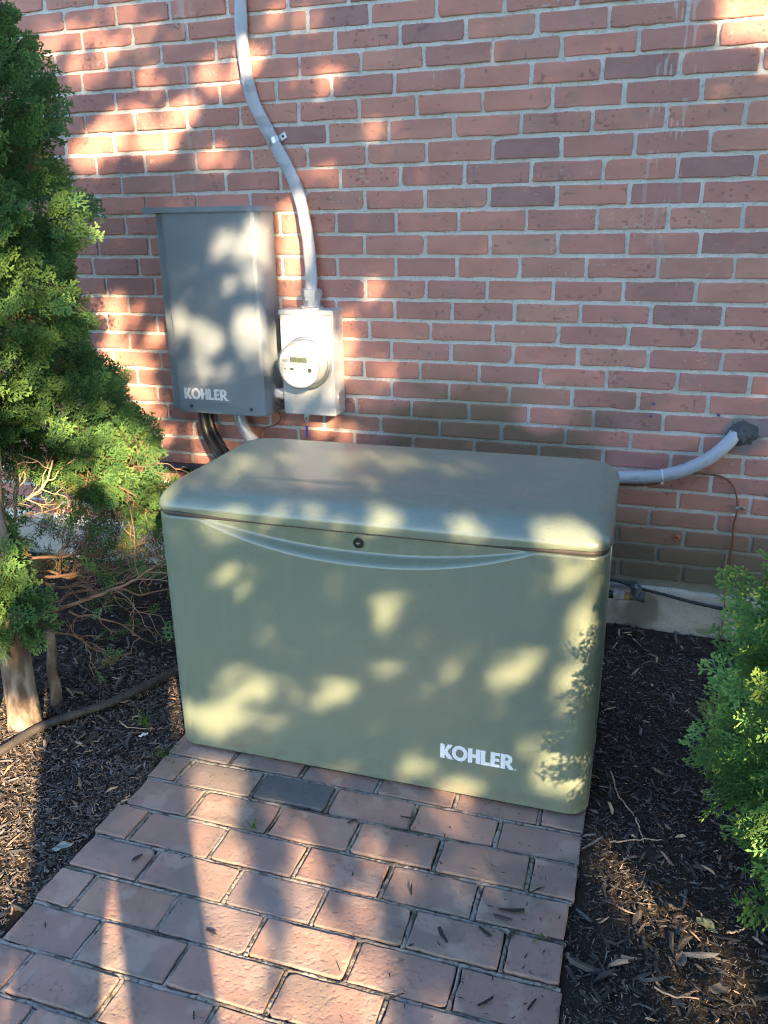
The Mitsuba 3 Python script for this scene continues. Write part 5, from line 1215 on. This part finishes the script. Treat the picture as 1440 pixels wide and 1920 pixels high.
legs += [(B(-0.07, -0.02, 0.97), 0.11, B(0.07, -0.02, 0.97), 0.11)]
put('trousers', skin(legs), 'm_jeans', PERS, smooth=True)
top = [(B(-0.06, 0, 1.00), 0.115, B(-0.09, 0.0, 1.33), 0.115), (B(0.06, 0, 1.00), 0.115, B(0.09, 0.0, 1.33), 0.115), (B(-0.13, 0, 1.40), 0.065, B(0.13, 0, 1.40), 0.065), (B(0, 0.0, 1.36), 0.10, B(0, 0.0, 1.47), 0.065)]
HANDS = {}
for s in for_s:
    sh, el, ha = B(0.165 * s, 0.0, 1.385), B(0.205 * s, 0.10, 1.14), B(0.062 * s, 0.345, 1.275)
    top += [(sh, 0.062, el, 0.047), (el, 0.047, ha, 0.034)]; HANDS[s] = ha
put('jacket', skin(top), 'm_cloth', PERS, smooth=True)
for s in for_s:
    put('shoe', skin([(B(0.150 * s, -0.05, 0.045), 0.042, B(0.165 * s, 0.17, 0.035), 0.036), (B(0.150 * s, -0.02, 0.05), 0.045, B(0.152 * s, -0.01, 0.10), 0.045)], 0.02, 6), 'm_black', PERS, smooth=True)
head = skin([(B(0, 0.02, 1.47), 0.055, B(0, 0.03, 1.56), 0.056), (B(0, 0.035, 1.66), 0.082, B(0, 0.055, 1.605), 0.070), (B(0, 0.075, 1.56), 0.040, B(0, 0.07, 1.60), 0.055), (B(0, 0.125, 1.625), 0.014, B(0, 0.115, 1.66), 0.010), (B(-0.083, 0.03, 1.62), 0.018, B(-0.083, 0.03, 1.65), 0.02), (B(0.083, 0.03, 1.62), 0.018, B(0.083, 0.03, 1.65), 0.02)], 0.010, 6)
put('head', head, 'm_skin', PERS, smooth=True)
put('hair', skin([(B(0, 0.005, 1.70), 0.080, B(0, 0.0, 1.66), 0.090), (B(0, 0.055, 1.725), 0.052, B(0, 0.0, 1.72), 0.07)], 0.012, 6), 'm_hair', PERS, smooth=True)
for s in for_s:
    ha = HANDS[s]; b = [(ha, 0.026, ha + FD * 0.035 + [0, 0, 0.03] - RT * 0.006 * s, 0.026)]
    pc = ha + FD * 0.035 + [0, 0, 0.03]
    for i, (dz, l) in enumerate(((0.030, 0.036), (0.010, 0.042), (-0.010, 0.038), (-0.028, 0.030))):
        p0 = pc + [0, 0, dz]; p1 = p0 + FD * 0.018 - RT * s * l * 0.5; p2 = p1 - RT * s * l * 0.5 - FD * 0.006
        b += [(p0, 0.0095, p1, 0.009), (p1, 0.009, p2, 0.0075)]
    t0 = pc + [0, 0, 0.012] - FD * 0.02; t1 = t0 - RT * s * 0.028 + [0, 0, 0.012]; b += [(t0, 0.011, t1, 0.009)]
    put('hand', skin(b, 0.006, 5), 'm_skin', PERS, smooth=True)
PH = root('phone')
m = rbox((-0.078, -0.0042, -0.037), (0.078, 0.0042, 0.037), 0.004, 12)
pc = EYE - FD * 0.035 + np.array([0, 0, -0.012])
M = np.stack([RT, FD, [0, 0, 1]], 1)
put('case', tm(np.array(m.vertices) @ M.T + pc, m.faces), 'm_black', PH, smooth=30)
sc_ = rbox((-0.074, -0.0052, -0.034), (0.074, -0.0040, 0.034), 0.0005, 6)
put('screen', tm(np.array(sc_.vertices) @ M.T + pc, sc_.faces), 'm_lcd', PH)
tag(PH, 'black phone held up by the person standing on the path', 'phone')

for k_, d_ in list(scene.items()):
    if k_.startswith('m_') and d_.get('type') in ('principled', 'bumpmap'):
        scene[k_] = twosided(d_)
